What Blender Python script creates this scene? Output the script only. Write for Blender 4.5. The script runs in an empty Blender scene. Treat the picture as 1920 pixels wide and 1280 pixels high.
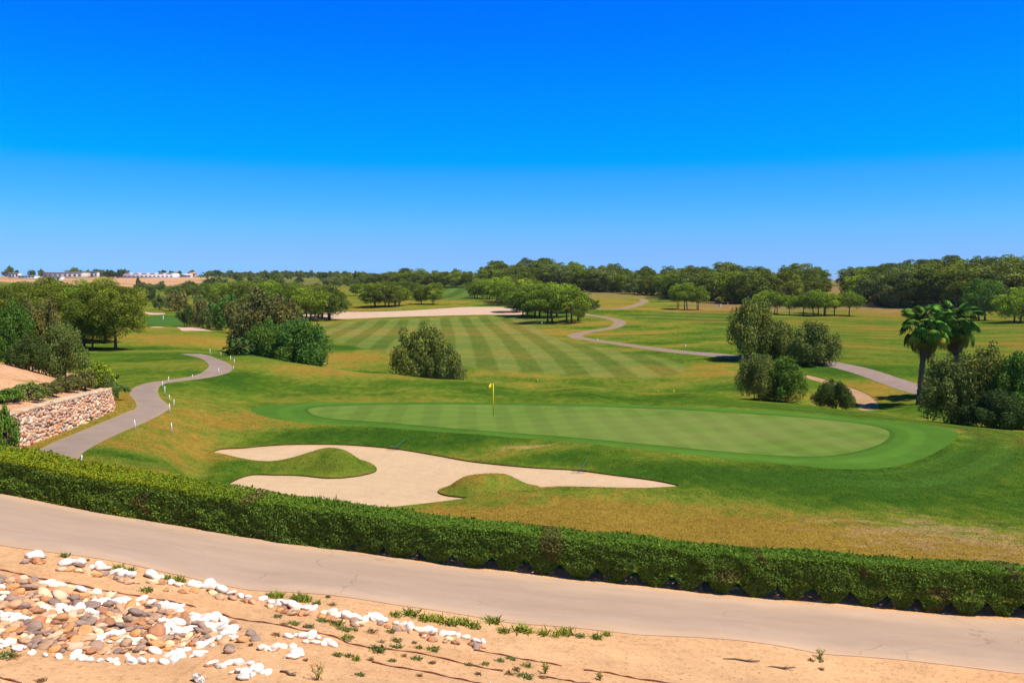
import bpy, math, random, time
import numpy as np
from mathutils import Vector
T0 = time.time()
rng = np.random.default_rng(7)
random.seed(7)
scene = bpy.context.scene
COL = scene.collection
R = math.radians

# ------------------------------------------------------------------ camera geometry (pixels are those of a 1920x1280 frame)
FPX = 1600.0
HOR = 520.0
TH = math.atan((640 - HOR) / FPX)
CT, ST = math.cos(TH), math.sin(TH)

def ray(px, py):
    px = np.asarray(px, float); py = np.asarray(py, float)
    cx = (px - 960) / FPX; cz = -(py - 640) / FPX
    return cx, CT + cz * ST, -ST + cz * CT

def P(px, py, Y):
    dx, dy, dz = ray(px, py)
    return np.array([dx / dy * Y, Y, dz / dy * Y])

def Pz(px, Y, z):
    return np.array([(px - 960) / FPX * Y * CT, Y, z])

def project(p):
    x, y, z = p[0], p[1], p[2]
    d = y * CT - z * ST; u = y * ST + z * CT
    return 960 + FPX * x / d, 640 - FPX * u / d

# ------------------------------------------------------------------ noise
def _h(ix, iy, s):
    n = (ix.astype(np.int64) * 374761393 + iy.astype(np.int64) * 668265263 + s * 1274126177) & 0x7fffffff
    n = ((n ^ (n >> 13)) * 1274126177) & 0x7fffffff
    return ((n ^ (n >> 16)) & 0xffff) / 65535.0

def vnoise(x, y, s=0):
    ix = np.floor(x); iy = np.floor(y); fx = x - ix; fy = y - iy
    fx = fx * fx * (3 - 2 * fx); fy = fy * fy * (3 - 2 * fy)
    a = _h(ix, iy, s); b = _h(ix + 1, iy, s); c = _h(ix, iy + 1, s); d = _h(ix + 1, iy + 1, s)
    return (a * (1 - fx) + b * fx) * (1 - fy) + (c * (1 - fx) + d * fx) * fy

def fbm(x, y, s=0, o=4):
    t = 0; a = 0.5; tot = 0
    for i in range(o):
        t = t + a * vnoise(x + i * 17.3, y - i * 9.1, s + i); tot += a
        x = x * 2.03; y = y * 2.03; a *= 0.5
    return t / tot

def sm(a, b, x):
    t = np.clip((x - a) / (b - a), 0, 1)
    return t * t * (3 - 2 * t)

# ------------------------------------------------------------------ terrain
APEX = 8.0
def uv(x, y):
    y2 = np.maximum(y + APEX, 1.0)
    return 2.2 * x / y2, np.log(y2)

class TPS:
    def __init__(s, pts, lam=1e-4):
        pts = np.array(pts); u, v = uv(pts[:, 0], pts[:, 1])
        s.u, s.v = u, v; n = len(u)
        K = s.k((u[:, None] - u) ** 2 + (v[:, None] - v) ** 2) + lam * np.eye(n)
        Q = np.c_[np.ones(n), u, v]
        A = np.block([[K, Q], [Q.T, np.zeros((3, 3))]])
        w = np.linalg.solve(A, np.r_[pts[:, 2], 0, 0, 0])
        s.w, s.c = w[:n], w[n:]
    @staticmethod
    def k(r2):
        return 0.5 * r2 * np.log(r2 + 1e-9)
    def __call__(s, x, y):
        u, v = uv(x, y); out = s.c[0] + s.c[1] * u + s.c[2] * v
        for i in range(len(s.u)):
            out = out + s.w[i] * s.k((u - s.u[i]) ** 2 + (v - s.v[i]) ** 2)
        return out

ROAD_NEAR = [(-500, 920, 19.4), (0, 1022, 18.5), (213, 1052, 18.5), (467, 1106, 18.5), (742, 1134, 18.5), (960, 1168, 18.5), (1200, 1190, 18.5), (1537, 1225, 18.5), (1917, 1263, 18.5), (2400, 1300, 18.6)]
ROAD_FAR = [(-500, 850, 23.4), (0, 927, 22.5), (280, 978, 22.4), (467, 1010, 22.2), (742, 1048, 21.8), (967, 1076, 21.6), (1192, 1101, 21.5), (1558, 1135, 21.4), (1917, 1163, 21.3), (2400, 1198, 21.3)]
C = []
for q in ROAD_NEAR + ROAD_FAR: C.append(P(*q))
for q in [(-60, 1280, 11.0), (400, 1280, 12.4), (960, 1280, 14.2), (1500, 1280, 16.2), (0, 1150, 14.0), (500, 1200, 14.6),
          # just past the hedge
          (325, 897, 30), (495, 931, 27.5), (720, 962, 27.5), (967, 990, 26.5), (1192, 1012, 26), (1500, 1038, 25.5), (1727, 1058, 25.5), (1917, 1071, 25.5), (2300, 1100, 25.5),
          (700, 952, 31), (1000, 950, 30.5), (1250, 960, 30.5), (1500, 960, 31), (1700, 960, 32), (1917, 960, 33), (2300, 960, 33),
          (350, 860, 36), (300, 830, 38), (420, 842, 41.5), (740, 838, 42.2), (900, 864, 40),
          (600, 798, 46.5), (740, 803, 45.0), (900, 818, 43.0), (1100, 834, 41.0), (1290, 855, 39), (1550, 876, 38.5), (1720, 862, 41),
          (925, 780, 51), (925, 755, 57.5), (560, 768, 51), (1200, 762, 57.5), (1400, 820, 47), (1200, 800, 48), (1790, 816, 47), (1600, 785, 55), (1900, 880, 40), (2200, 850, 44),
          (470, 664, 83), (605, 687, 72), (735, 701, 68), (900, 714, 66), (1100, 724, 66), (1300, 736, 65), (1500, 758, 62), (1640, 773, 60), (1740, 790, 57), (1850, 804, 53), (1930, 816, 50), (2200, 840, 50),
          (500, 740, 58), (700, 735, 60), (420, 720, 60), (1000, 738, 62),
          # left cart path and turf
          (104, 848, 33), (200, 800, 39.5), (285, 765, 46), (265, 728, 54), (330, 708, 60), (415, 690, 67.5), (395, 671, 78), (345, 663, 85), (250, 680, 74), (200, 722, 56), (-300, 850, 33), (-300, 760, 46), (0, 850, 33.5),
          (212, 654, 98), (300, 648, 104), (400, 636, 118), (350, 619, 150), (310, 602, 190), (300, 588, 235), (300, 561, 380), (300, 546, 600), (-200, 620, 130), (-200, 560, 350), (80, 620, 130),
          # valley, fairway
          (610, 653, 137), (735, 656, 133), (900, 690, 108), (1100, 695, 106), (1300, 700, 103), (1100, 650, 141), (900, 620, 185), (900, 600, 230), (1160, 607, 208), (1050, 607, 208), (700, 620, 185), (760, 600, 230),
          (1100, 579, 265), (1200, 564, 320), (1180, 547, 400), (1300, 560, 330), (900, 578, 270), (700, 582, 268), (620, 598, 235), (650, 560, 340), (860, 550, 420), (860, 530, 600), (760, 568, 300),
          (1350, 590, 240), (1400, 666, 118), (1560, 684, 107), (1640, 706, 95), (1720, 736, 83), (1730, 757, 76), (1640, 763, 77), (1600, 736, 86), (1510, 704, 99), (1450, 730, 88), (1400, 575, 270),
          (1750, 622, 180), (1900, 642, 150), (1750, 592, 240), (1900, 602, 210), (1600, 588, 250), (1920, 720, 95), (2300, 680, 110), (1850, 745, 80), (2300, 760, 75),
          (1680, 583, 265), (1900, 577, 270), (1500, 560, 320), (1570, 531, 400), (2300, 570, 270),
          (300, 530, 820), (300, 520.5, 930), (300, 519, 1400), (40, 522, 820), (40, 519.5, 1400), (-300, 521, 900), (500, 527, 800), (500, 517.5, 1500), (700, 519, 1500), (600, 535, 600)]:
    C.append(P(*q))
for q in [(-600, 0, -2.3), (960, 0.01, -2.2)]: pass
for x, y, z in [(-14, -6, -1.6), (0, -6, -1.8), (14, -6, -2.4), (-12, 0, -2.3), (0, 0, -2.5), (12, 0, -3.4), (-12, 5, -3.6), (0, 5, -4.2), (12, 6, -5.6), (30, 8, -7.2), (-30, 6, -3.4)]:
    C.append(np.array([x, y, z], float))
for px, Y, z in [(500, 105, -10.6), (620, 92, -11.2), (780, 84, -11.8), (960, 82, -11.8), (1150, 82, -11.8), (1350, 80, -11.7), (1520, 76, -11.6), (1700, 68, -11.4), (1850, 66, -11.5), (2000, 62, -11.0),
                 (1000, 450, -5.0), (1250, 430, -4.8), (1450, 400, -5.0), (1700, 340, -4.0), (1900, 330, -3.2), (2200, 330, -3), (1000, 700, -6), (1500, 700, -5), (1900, 700, -4), (800, 700, -4.5), (650, 520, -6.0),
                 (0, 2500, -8), (960, 2500, -14), (1900, 2500, -14), (0, 7000, -40), (960, 7000, -40), (1900, 7000, -40), (1300, 1400, -10), (1900, 1400, -10)]:
    C.append(Pz(px, Y, z))
base_tps = TPS(C)

# ---- polygons
def seg_sd(x, y, poly):
    """signed distance (negative inside) to a closed polygon"""
    x = np.asarray(x, float); y = np.asarray(y, float)
    poly = np.asarray(poly)[:, :2]; lo = poly.min(0) - 6; hi = poly.max(0) + 6
    out = np.full(x.shape, 6.0)
    m = (x > lo[0]) & (x < hi[0]) & (y > lo[1]) & (y < hi[1])
    X = x[m]; Y = y[m]; d2 = np.full(X.shape, 1e9); ins = np.zeros(X.shape, bool)
    n = len(poly)
    for i in range(n):
        ax, ay = poly[i]; bx, by = poly[(i + 1) % n]
        ex, ey = bx - ax, by - ay; L = ex * ex + ey * ey + 1e-12
        t = np.clip(((X - ax) * ex + (Y - ay) * ey) / L, 0, 1)
        d2 = np.minimum(d2, (X - ax - t * ex) ** 2 + (Y - ay - t * ey) ** 2)
        if ey != 0:
            c = ((ay > Y) != (by > Y)) & (X < ex * (Y - ay) / ey + ax)
            ins ^= c
    out[m] = np.where(ins, -np.sqrt(d2), np.sqrt(d2))
    return out

def spline(pts, closed=True, k=5):
    pts = np.array(pts, float); n = len(pts); out = []
    for i in range(n if closed else n - 1):
        g = lambda j: pts[j % n] if closed else pts[min(max(j, 0), n - 1)]
        p0, p1, p2, p3 = g(i - 1), g(i), g(i + 1), g(i + 2)
        for t in np.linspace(0, 1, k, endpoint=False):
            out.append(0.5 * ((2 * p1) + (-p0 + p2) * t + (2 * p0 - 5 * p1 + 4 * p2 - p3) * t * t + (-p0 + 3 * p1 - 3 * p2 + p3) * t ** 3))
    if not closed: out.append(pts[-1])
    return np.array(out)

SAND_Z = -8.5
def on_plane(pts, z=SAND_Z):
    pts = np.array(pts, float); dx, dy, dz = ray(pts[:, 0], pts[:, 1]); t = z / dz
    return np.c_[dx * t, dy * t]

BUNK = on_plane(spline([(395, 849), (461, 838), (541, 832), (634, 832), (700, 836), (756, 842), (822, 853), (878, 863), (939, 870), (1009, 876), (1080, 880), (1150, 889), (1220, 898), (1258, 905), (1274, 910),
                 (1244, 912.5), (1197, 914), (1103, 912), (1047, 911), (1000, 915), (950, 926), (897, 935), (873, 938), (822, 942), (752, 948), (681, 956), (600, 965), (500, 962), (440, 945), (395, 915)]))
M1 = on_plane(spline([(405, 848), (447, 857), (484, 863), (527, 864), (555, 860), (587, 856), (625, 854), (662, 858), (692, 866), (706, 876), (700, 884), (663, 892), (616, 895), (564, 890), (517, 889), (470, 889), (436, 901), (414, 917), (360, 930), (350, 846)]))
M2 = on_plane(spline([(821, 920), (836, 930), (869, 936), (900, 938), (960, 930), (1012, 914), (985, 906), (930, 901), (869, 905), (835, 912)]))
WALL_BASE = [(-26.5, 31.0), (-22.6, 31.8), (-20.3, 33.6), (-20.25, 36), (-20.35, 39), (-20.6, 42), (-21.0, 44.3), (-21.9, 46.2), (-23.4, 47.4)]
EMB = np.array([(-26.5, 31.0), (-22.6, 31.8), (-20.3, 33.6), (-20.25, 36), (-20.35, 39), (-20.6, 42), (-21.0, 44.3), (-21.9, 46.2), (-23.4, 47.4), (-26, 53), (-31, 62), (-75, 75), (-75, 31)], float)
emb_tps = TPS([P(30, 772, 34.2), P(100, 753, 38), P(170, 741, 42), P(205, 736, 44), P(0, 742, 38), P(0, 686, 44), P(70, 703, 45), P(145, 719, 46.5), P(100, 728, 42), np.array([-26, 53, -7.1]), np.array([-31, 61, -7.0]),
               np.array([-40, 66, -6.5]), np.array([-34, 50, -4.8]), np.array([-45, 45, -4.2]), np.array([-70, 60, -5]), np.array([-70, 32, -4.5]), np.array([-24, 32, -5.3])], lam=1e-3)

def terrain(x, y):
    x = np.asarray(x, float); y = np.asarray(y, float)
    z = base_tps(x, y)
    # gentle relief
    r = sm(60, 140, y)
    z = z + r * 0.9 * (fbm(x / 40, y / 55, 3, 2) - 0.5) * sm(900, 300, y) + 0.10 * (fbm(x / 6, y / 8, 5, 2) - 0.5) * sm(24, 32, y)
    z = z + sm(17.8, 14, y) * 0.10 * (fbm(x / 1.1, y / 1.1, 9, 3) - 0.5)
    b = seg_sd(x, y, BUNK)
    w = sm(2.0, 0.0, b)
    z = z + (SAND_Z - z) * w
    for M, h, wd in ((M1, 0.72, 1.5), (M2, 0.60, 1.25)):
        d = -seg_sd(x, y, M); z = z + np.where(b < 0.5, h * sm(0, wd, d) * sm(0.5, -0.8, b) * sm(-15.0, -12.0, x) * (1 if M is M2 else 0.30 + 0.78 * np.exp(-((x + 7.6) / 2.3) ** 2)), 0)
    z = z + 0.28 * np.exp(-(((x - 2.0) / 4.0) ** 2 + ((y - 32.4) / 0.9) ** 2)) 
    e = seg_sd(x, y, EMB)
    m = e < 0.5
    if m.any():
        z = np.array(z); w = sm(0.15, -0.45, e[m]) ; z[m] = z[m] * (1 - w) + emb_tps(x[m], y[m]) * w
    return z

YS = np.r_[np.linspace(8, 40, 400), np.geomspace(40, 3000, 1500)[1:]]
def hit(pts):
    """where the sight line of a frame position meets the ground"""
    pts = np.atleast_2d(np.array(pts, float)); out = []
    for i in range(0, len(pts), 40):
        q = pts[i:i + 40]; dx, dy, dz = ray(q[:, 0:1], q[:, 1:2])
        X = dx / dy * YS; Yg = np.broadcast_to(YS, X.shape); Z = dz / dy * YS
        D = Z - terrain(X.ravel(), Yg.ravel()).reshape(X.shape)
        for r in range(len(q)):
            s = np.where((D[r, :-1] > 0) & (D[r, 1:] <= 0))[0]
            if len(s) == 0: k = len(YS) - 2; f = 0
            else: k = s[0]; f = D[r, k] / (D[r, k] - D[r, k + 1])
            yy = YS[k] + f * (YS[k + 1] - YS[k])
            out.append((dx[r, 0] / dy[r, 0] * yy, yy, dz[r, 0] / dy[r, 0] * yy))
    return np.array(out)
def hit1(px, py): return hit([(px, py)])[0]
def ground_at(x, y): return float(terrain(np.array([x]), np.array([y]))[0])

# ------------------------------------------------------------------ object helpers
def tag(o, label=None, cat=None, group=None, kind=None):
    if label: o['label'] = label
    if cat: o['category'] = cat
    if group: o['group'] = group
    if kind: o['kind'] = kind
    return o

def mesh_np(name, V, F, col=None, mats=(), smooth=True, fmat=None):
    V = np.asarray(V, np.float32); me = bpy.data.meshes.new(name)
    if isinstance(F, np.ndarray):
        n, k = F.shape; flat = F.ravel(); starts = np.arange(n) * k; tot = np.full(n, k)
    else:
        tot = np.array([len(f) for f in F]); flat = np.concatenate([np.asarray(f) for f in F]); starts = np.r_[0, np.cumsum(tot)[:-1]]; n = len(F)
    me.vertices.add(len(V)); me.vertices.foreach_set('co', V.ravel())
    me.loops.add(len(flat)); me.loops.foreach_set('vertex_index', flat.astype(np.int32))
    me.polygons.add(n); me.polygons.foreach_set('loop_start', starts.astype(np.int32)); me.polygons.foreach_set('loop_total', tot.astype(np.int32))
    for m in mats: me.materials.append(m)
    if fmat is not None: me.polygons.foreach_set('material_index', np.asarray(fmat, np.int32))
    if col is not None:
        a = me.color_attributes.new('tone', 'FLOAT_COLOR', 'POINT')
        c = np.ones((len(V), 4), np.float32); c[:, :3] = col; a.data.foreach_set('color', c.ravel())
    me.update(calc_edges=True)
    if smooth: me.polygons.foreach_set('use_smooth', np.ones(n, bool))
    me.validate()
    return me

def link(name, data, parent=None, loc=None):
    o = bpy.data.objects.new(name, data); COL.objects.link(o)
    if parent: o.parent = parent
    if loc is not None: o.location = loc
    return o

class MB:
    """mesh collector"""
    def __init__(s): s.V = []; s.F = []; s.C = []; s.n = 0
    def add(s, V, F, c=(1, 1, 1)):
        V = np.asarray(V, float); s.V.append(V); s.F += [tuple(int(i) + s.n for i in f) for f in F]
        c = np.asarray(c, float); s.C.append(np.broadcast_to(c, (len(V), 3))); s.n += len(V)
    def box(s, c, size, rz=0, col=(1, 1, 1), top=1.0):
        x, y, z = np.array(size) / 2
        V = np.array([(sx * x * (top if sz > 0 else 1), sy * y * (top if sz > 0 else 1), sz * z) for sz in (-1, 1) for sx, sy in ((-1, -1), (1, -1), (1, 1), (-1, 1))])
        ca, sa = math.cos(rz), math.sin(rz); V = np.c_[V[:, 0] * ca - V[:, 1] * sa, V[:, 0] * sa + V[:, 1] * ca, V[:, 2]] + np.array(c)
        s.add(V, [(3, 2, 1, 0), (4, 5, 6, 7), (0, 1, 5, 4), (1, 2, 6, 5), (2, 3, 7, 6), (3, 0, 4, 7)], col)
    def tube(s, pts, rad, k=6, col=(1, 1, 1), cap=True):
        pts = np.array(pts, float); n = len(pts); rad = np.broadcast_to(rad, (n,)); V = []
        for i in range(n):
            d = pts[min(i + 1, n - 1)] - pts[max(i - 1, 0)]; d /= np.linalg.norm(d) + 1e-9
            a = np.cross(d, (0.3, 0.1, 1) if abs(d[2]) < 0.9 else (1, 0, 0)); a /= np.linalg.norm(a); b = np.cross(d, a)
            for j in range(k):
                t = 2 * math.pi * j / k; V.append(pts[i] + rad[i] * (math.cos(t) * a + math.sin(t) * b))
        F = [(i * k + j, i * k + (j + 1) % k, (i + 1) * k + (j + 1) % k, (i + 1) * k + j) for i in range(n - 1) for j in range(k)]
        if cap: F += [tuple(range(k))[::-1], tuple(range((n - 1) * k, n * k))]
        s.add(V, F, col)
    def mesh(s, name, mats, smooth=False):
        return mesh_np(name, np.concatenate(s.V), s.F, np.concatenate(s.C), mats, smooth)

# ------------------------------------------------------------------ materials
def mat(name):
    m = bpy.data.materials.new(name); m.use_nodes = True; nt = m.node_tree
    for n in list(nt.nodes): nt.nodes.remove(n)
    out = nt.nodes.new('ShaderNodeOutputMaterial'); b = nt.nodes.new('ShaderNodeBsdfPrincipled')
    nt.links.new(b.outputs[0], out.inputs[0]); b.inputs['Roughness'].default_value = 0.9
    b.inputs['Specular IOR Level'].default_value = 0.2
    return m, nt, b, out
def N(nt, t, **k):
    n = nt.nodes.new(t)
    for a, v in k.items(): setattr(n, a, v)
    return n
def noise(nt, scale, detail=4, rough=0.6, vec=None, sc3=None):
    n = N(nt, 'ShaderNodeTexNoise'); n.inputs['Scale'].default_value = scale; n.inputs['Detail'].default_value = detail; n.inputs['Roughness'].default_value = rough
    g = N(nt, 'ShaderNodeNewGeometry')
    if sc3:
        mp = N(nt, 'ShaderNodeMapping'); mp.inputs['Scale'].default_value = sc3; nt.links.new(g.outputs['Position'], mp.inputs[0]); nt.links.new(mp.outputs[0], n.inputs['Vector'])
    else: nt.links.new(g.outputs['Position'], n.inputs['Vector'])
    return n.outputs['Fac']
def ramp(nt, fac, stops):
    r = N(nt, 'ShaderNodeValToRGB'); e = r.color_ramp.elements
    while len(e) < len(stops): e.new(0.5)
    for i, (p, c) in enumerate(stops): e[i].position = p; e[i].color = (*c, 1) if len(c) == 3 else c
    nt.links.new(fac, r.inputs[0]); return r.outputs[0]
def mul(nt, a, b, fac=1.0, mode='MULTIPLY'):
    m = N(nt, 'ShaderNodeMix', data_type='RGBA', blend_type=mode); m.inputs[0].default_value = fac
    for s, v in ((6, a), (7, b)):
        if isinstance(v, tuple): m.inputs[s].default_value = (*v, 1)
        else: nt.links.new(v, m.inputs[s])
    return m.outputs[2]
def bump(nt, b, h, strength, dist=0.05):
    n = N(nt, 'ShaderNodeBump'); n.inputs['Strength'].default_value = strength; n.inputs['Distance'].default_value = dist
    nt.links.new(h, n.inputs['Height']); nt.links.new(n.outputs[0], b.inputs['Normal'])
def tone(nt):
    a = N(nt, 'ShaderNodeVertexColor'); a.layer_name = 'tone'; return a.outputs[0]
g3 = lambda v: (v, v, v)

def surface(name, scales, bump_s=0.3, bump_d=0.05, rough=0.9, base=None):
    """colour attribute multiplied by several noises; scales = [(scale, low, high, (xyz))]"""
    m, nt, b, out = mat(name); c = tone(nt) if base is None else base
    last = None
    for sc, lo, hi, s3 in scales:
        f = noise(nt, sc, 5, 0.65, sc3=s3); last = f
        c = mul(nt, c, ramp(nt, f, [(0.3, g3(lo)), (0.7, g3(hi))]))
    nt.links.new(c, b.inputs['Base Color']); b.inputs['Roughness'].default_value = rough
    b.inputs['Specular IOR Level'].default_value = 0.0
    if bump_s: bump(nt, b, last, bump_s, bump_d)
    return m
M_grass = surface('grass', [(0.35, 0.88, 1.12, None), (2.2, 0.80, 1.20, None), (12, 0.70, 1.30, None)], 1.0, 0.05)
M_green = surface('fine_turf', [(0.8, 0.94, 1.06, None), (14, 0.9, 1.1, None)], 0.2, 0.01)
M_sand = surface('bunker_sand', [(0.5, 0.94, 1.05, None), (3, 0.95, 1.05, (1, .4, 1)), (9, 0.93, 1.06, None)], 0.5, 0.05)
M_soil = surface('bare_soil', [(0.9, 0.86, 1.1, None), (6, 0.9, 1.1, None), (38, 0.82, 1.14, None)], 0.8, 0.02)
M_road = surface('asphalt', [(0.35, 0.92, 1.06, (0.35, 2.0, 1)), (1.6, 0.93, 1.05, (0.4, 2, 1)), (55, 0.86, 1.12, None)], 0.3, 0.006)
M_path = surface('path_asphalt', [(0.6, 0.92, 1.06, None), (20, 0.9, 1.08, None)], 0.2, 0.01)

def cracks():
    nt = M_road.node_tree; b = [n for n in nt.nodes if n.type == 'BSDF_PRINCIPLED'][0]; old = b.inputs['Base Color'].links[0].from_socket
    g = N(nt, 'ShaderNodeNewGeometry'); nz = N(nt, 'ShaderNodeTexNoise'); nz.inputs['Scale'].default_value = 1.3; nz.inputs['Detail'].default_value = 6; nt.links.new(g.outputs['Position'], nz.inputs['Vector'])
    mx = N(nt, 'ShaderNodeMix', data_type='VECTOR'); mx.inputs[0].default_value = .45; nt.links.new(g.outputs['Position'], mx.inputs[4]); nt.links.new(nz.outputs['Color'], mx.inputs[5])
    v = N(nt, 'ShaderNodeTexVoronoi', feature='DISTANCE_TO_EDGE'); v.inputs['Scale'].default_value = .62; nt.links.new(mx.outputs[1], v.inputs['Vector'])
    line = ramp(nt, v.outputs[0], [(0.0, g3(.72)), (.007, g3(1))]); mask = ramp(nt, noise(nt, .33, 2), [(.50, g3(0)), (.56, g3(1))])
    m2 = N(nt, 'ShaderNodeMix', data_type='RGBA', blend_type='MULTIPLY'); nt.links.new(mask, m2.inputs[0]); nt.links.new(old, m2.inputs[6]); nt.links.new(line, m2.inputs[7]); nt.links.new(m2.outputs[2], b.inputs['Base Color'])
cracks()
def leafmat(name, base, spread=0.35, hue=0.03, trans=0.14, attr=False):
    m, nt, b, out = mat(name)
    g = N(nt, 'ShaderNodeNewGeometry'); oi = N(nt, 'ShaderNodeObjectInfo')
    c = mul(nt, tone(nt), tuple(base))
    c = mul(nt, c, ramp(nt, g.outputs['Random Per Island'], [(0, (1 - spread, 1 - spread, 1 - spread * 0.7)), (1, (1 + spread, 1 + spread * 0.85, 1 + spread * 0.3))]))
    c = mul(nt, c, ramp(nt, oi.outputs['Random'], [(0, (0.78, 0.84, 0.9)), (0.5, (1.0, 1.0, 1.0)), (1, (1.22, 1.12, 0.9))]))
    nt.links.new(c, b.inputs['Base Color']); b.inputs['Roughness'].default_value = 0.75; b.inputs['Specular IOR Level'].default_value = 0.12
    t = N(nt, 'ShaderNodeBsdfTranslucent'); nt.links.new(c, t.inputs[0]); mx = N(nt, 'ShaderNodeMixShader'); mx.inputs[0].default_value = trans
    nt.links.new(b.outputs[0], mx.inputs[1]); nt.links.new(t.outputs[0], mx.inputs[2]); nt.links.new(mx.outputs[0], out.inputs[0])
    return m
L_pine = leafmat('pine_needles', (0.185, 0.265, 0.020))
L_pine_light = leafmat('light_pine_needles', (0.26, 0.36, 0.024))
L_wood = leafmat('dark_pine_needles', (0.135, 0.18, 0.022))
L_olive = leafmat('olive_leaves', (0.165, 0.215, 0.048))
L_brown = leafmat('tamarisk_leaves', (0.175, 0.175, 0.048))
L_green = leafmat('green_shrub_leaves', (0.105, 0.21, 0.030))
L_dark = leafmat('dark_shrub_leaves', (0.07, 0.115, 0.025))
L_hedge = leafmat('hedge_leaves', (1, 1, 1), 0.45, trans=0.2)
L_palm = leafmat('palm_leaves', (1, 1, 1), 0.15, trans=0.15)
L_weed = leafmat('weed_leaves', (1, 1, 1), 0.25)
def barkmat(name, col):
    m, nt, b, out = mat(name)
    c = mul(nt, tuple(col), ramp(nt, noise(nt, 3, 5, 0.7, sc3=(4, 4, 1)), [(0.3, g3(0.6)), (0.7, g3(1.35))])); nt.links.new(c, b.inputs['Base Color']); return m
M_bark = barkmat('bark', (0.13, 0.085, 0.06)); M_palebark = barkmat('pale_bark', (0.26, 0.2, 0.15))
def plain(name, col, rough=0.6, var=0.1, sc=5):
    m, nt, b, out = mat(name)
    c = mul(nt, tuple(col), ramp(nt, noise(nt, sc, 4), [(0.3, g3(1 - var)), (0.7, g3(1 + var))])); nt.links.new(c, b.inputs['Base Color']); b.inputs['Roughness'].default_value = rough; return m
M_attr = surface('painted_attribute', [(3, 0.92, 1.06, None)], 0, 0, 0.8)
# ------------------------------------------------------------------ regions
def strip(near, far):
    a = np.array([P(*q) for q in near])[:, :2]; b = np.array([P(*q) for q in far])[:, :2]
    return np.r_[spline(a, False), spline(b, False)[::-1]]
ROADP = strip(ROAD_NEAR, ROAD_FAR)
na = spline(np.array([P(*q) for q in ROAD_NEAR])[:, :2], False)
fa = spline(np.array([P(*q) for q in ROAD_FAR])[:, :2], False)
SOILP = np.r_[na, [(60, 18.6), (60, -7), (-60, -7), (-60, 19.5)]]
VERGE = np.r_[fa, (fa + [0, 0.9])[::-1]]

def ribbon(left, right):
    l = hit(spline(left, False))[:, :2]; r = hit(spline(right, False))[:, :2]
    return np.r_[l, r[::-1]]
PATH1 = ribbon([(20, 862), (62, 848), (104, 828), (182, 796), (235, 774), (255, 765), (252, 752), (243, 740), (250, 728), (276, 718), (312, 713), (365, 704), (390, 690), (388, 680), (375, 672), (355, 667), (336, 663.5)],
               [(120, 880), (146, 862), (160, 846), (208, 820), (281, 788), (318, 766), (308, 753), (299, 744), (297, 730), (312, 719), (391, 708), (430, 698), (435, 688), (425, 680), (411, 674), (393, 667), (375, 663.5)])
def thick(line, w):
    c = hit(spline([q[:2] for q in line], False))[:, :2]
    d = np.gradient(c, axis=0); d /= np.linalg.norm(d, axis=1)[:, None] + 1e-9
    n = np.c_[-d[:, 1], d[:, 0]] * (w / 2)
    return np.r_[c + n, (c - n)[::-1]]
PATH2 = thick([(1090, 588), (1115, 592), (1140, 596), (1160, 602), (1161, 608), (1150, 614), (1120, 619), (1092, 624), (1078, 629), (1085, 633.5), (1110, 637.5), (1178, 647), (1259, 658), (1327, 664), (1375, 669), (1420, 674)], 3.0)
PATH3 = thick([(1085, 580), (1130, 579.5), (1165, 578.5), (1190, 573), (1205, 567), (1209, 563.5), (1200, 560)], 3.2)
PATH4 = thick([(1540, 678), (1570, 684), (1625, 698), (1680, 717), (1730, 733), (1800, 752)], 3.2)
TRACK = hit(spline([(1500, 700), (1530, 706), (1575, 719), (1620, 735), (1642, 750), (1648, 762), (1640, 768), (1612, 768), (1606, 755), (1596, 740), (1560, 722), (1520, 711)]))[:, :2]
SANDSTRIP = hit(spline([(560, 586), (700, 584), (780, 581), (850, 576.5), (880, 575), (950, 575.5), (976, 580), (985, 588), (960, 590), (900, 590), (760, 593.5), (640, 598), (560, 600)]))[:, :2]
def farsand(l): return hit(spline(l))[:, :2]
SB = [farsand([(330, 613), (345, 613), (372, 613.5), (391, 618), (400, 620.5), (385, 620), (365, 620), (342, 620), (337, 616)]),
      farsand([(268, 583.5), (285, 586), (308, 586.5), (308, 589), (285, 590), (276, 588)]),
      farsand([(283, 612), (305, 612), (307, 613.6), (285, 613.8)])]
GREEN = hit(spline([(578, 770), (590, 764), (640, 760.5), (728, 758.5), (869, 758), (1000, 759.5), (1200, 765), (1326, 771), (1453, 779), (1560, 788), (1630, 797), (1664, 807), (1666, 820), (1647, 833), (1600, 847), (1537, 855), (1453, 853), (1326, 843), (1200, 831), (1056, 818), (869, 804), (728, 792), (611, 783)]))[:, :2]
COLLAR = hit(spline([(470, 770), (494, 761), (587, 754.5), (720, 753.5), (925, 754), (1080, 756), (1200, 759), (1369, 765.5), (1537, 777.5), (1706, 793), (1782, 805), (1797, 817), (1774, 836), (1727, 860), (1664, 876), (1580, 879), (1495, 872), (1380, 862), (1291, 852), (1103, 831), (939, 818), (798, 807), (700, 800), (587, 794), (510, 784)]))[:, :2]
FAIR = hit(spline([(590, 612), (640, 604), (760, 597.5), (900, 593), (960, 594), (1000, 600), (1015, 618), (1060, 638), (1150, 654), (1240, 671), (1282, 687), (1266, 702), (1200, 709), (1080, 704), (980, 697), (900, 692), (800, 672), (690, 655), (630, 640)]))[:, :2]
FAIR2 = hit(spline([(1180, 590), (1230, 586), (1340, 583), (1420, 588), (1420, 612), (1300, 604), (1220, 600)]))[:, :2]
FAIR3 = hit(spline([(826, 548), (836, 531), (884, 531), (892, 548), (884, 560), (834, 560)]))[:, :2]
FGREEN = hit(spline([(262, 600), (290, 592), (335, 592), (345, 603), (325, 611), (270, 612)]))[:, :2]
SDF = {'bunker_sand': None}

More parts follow.
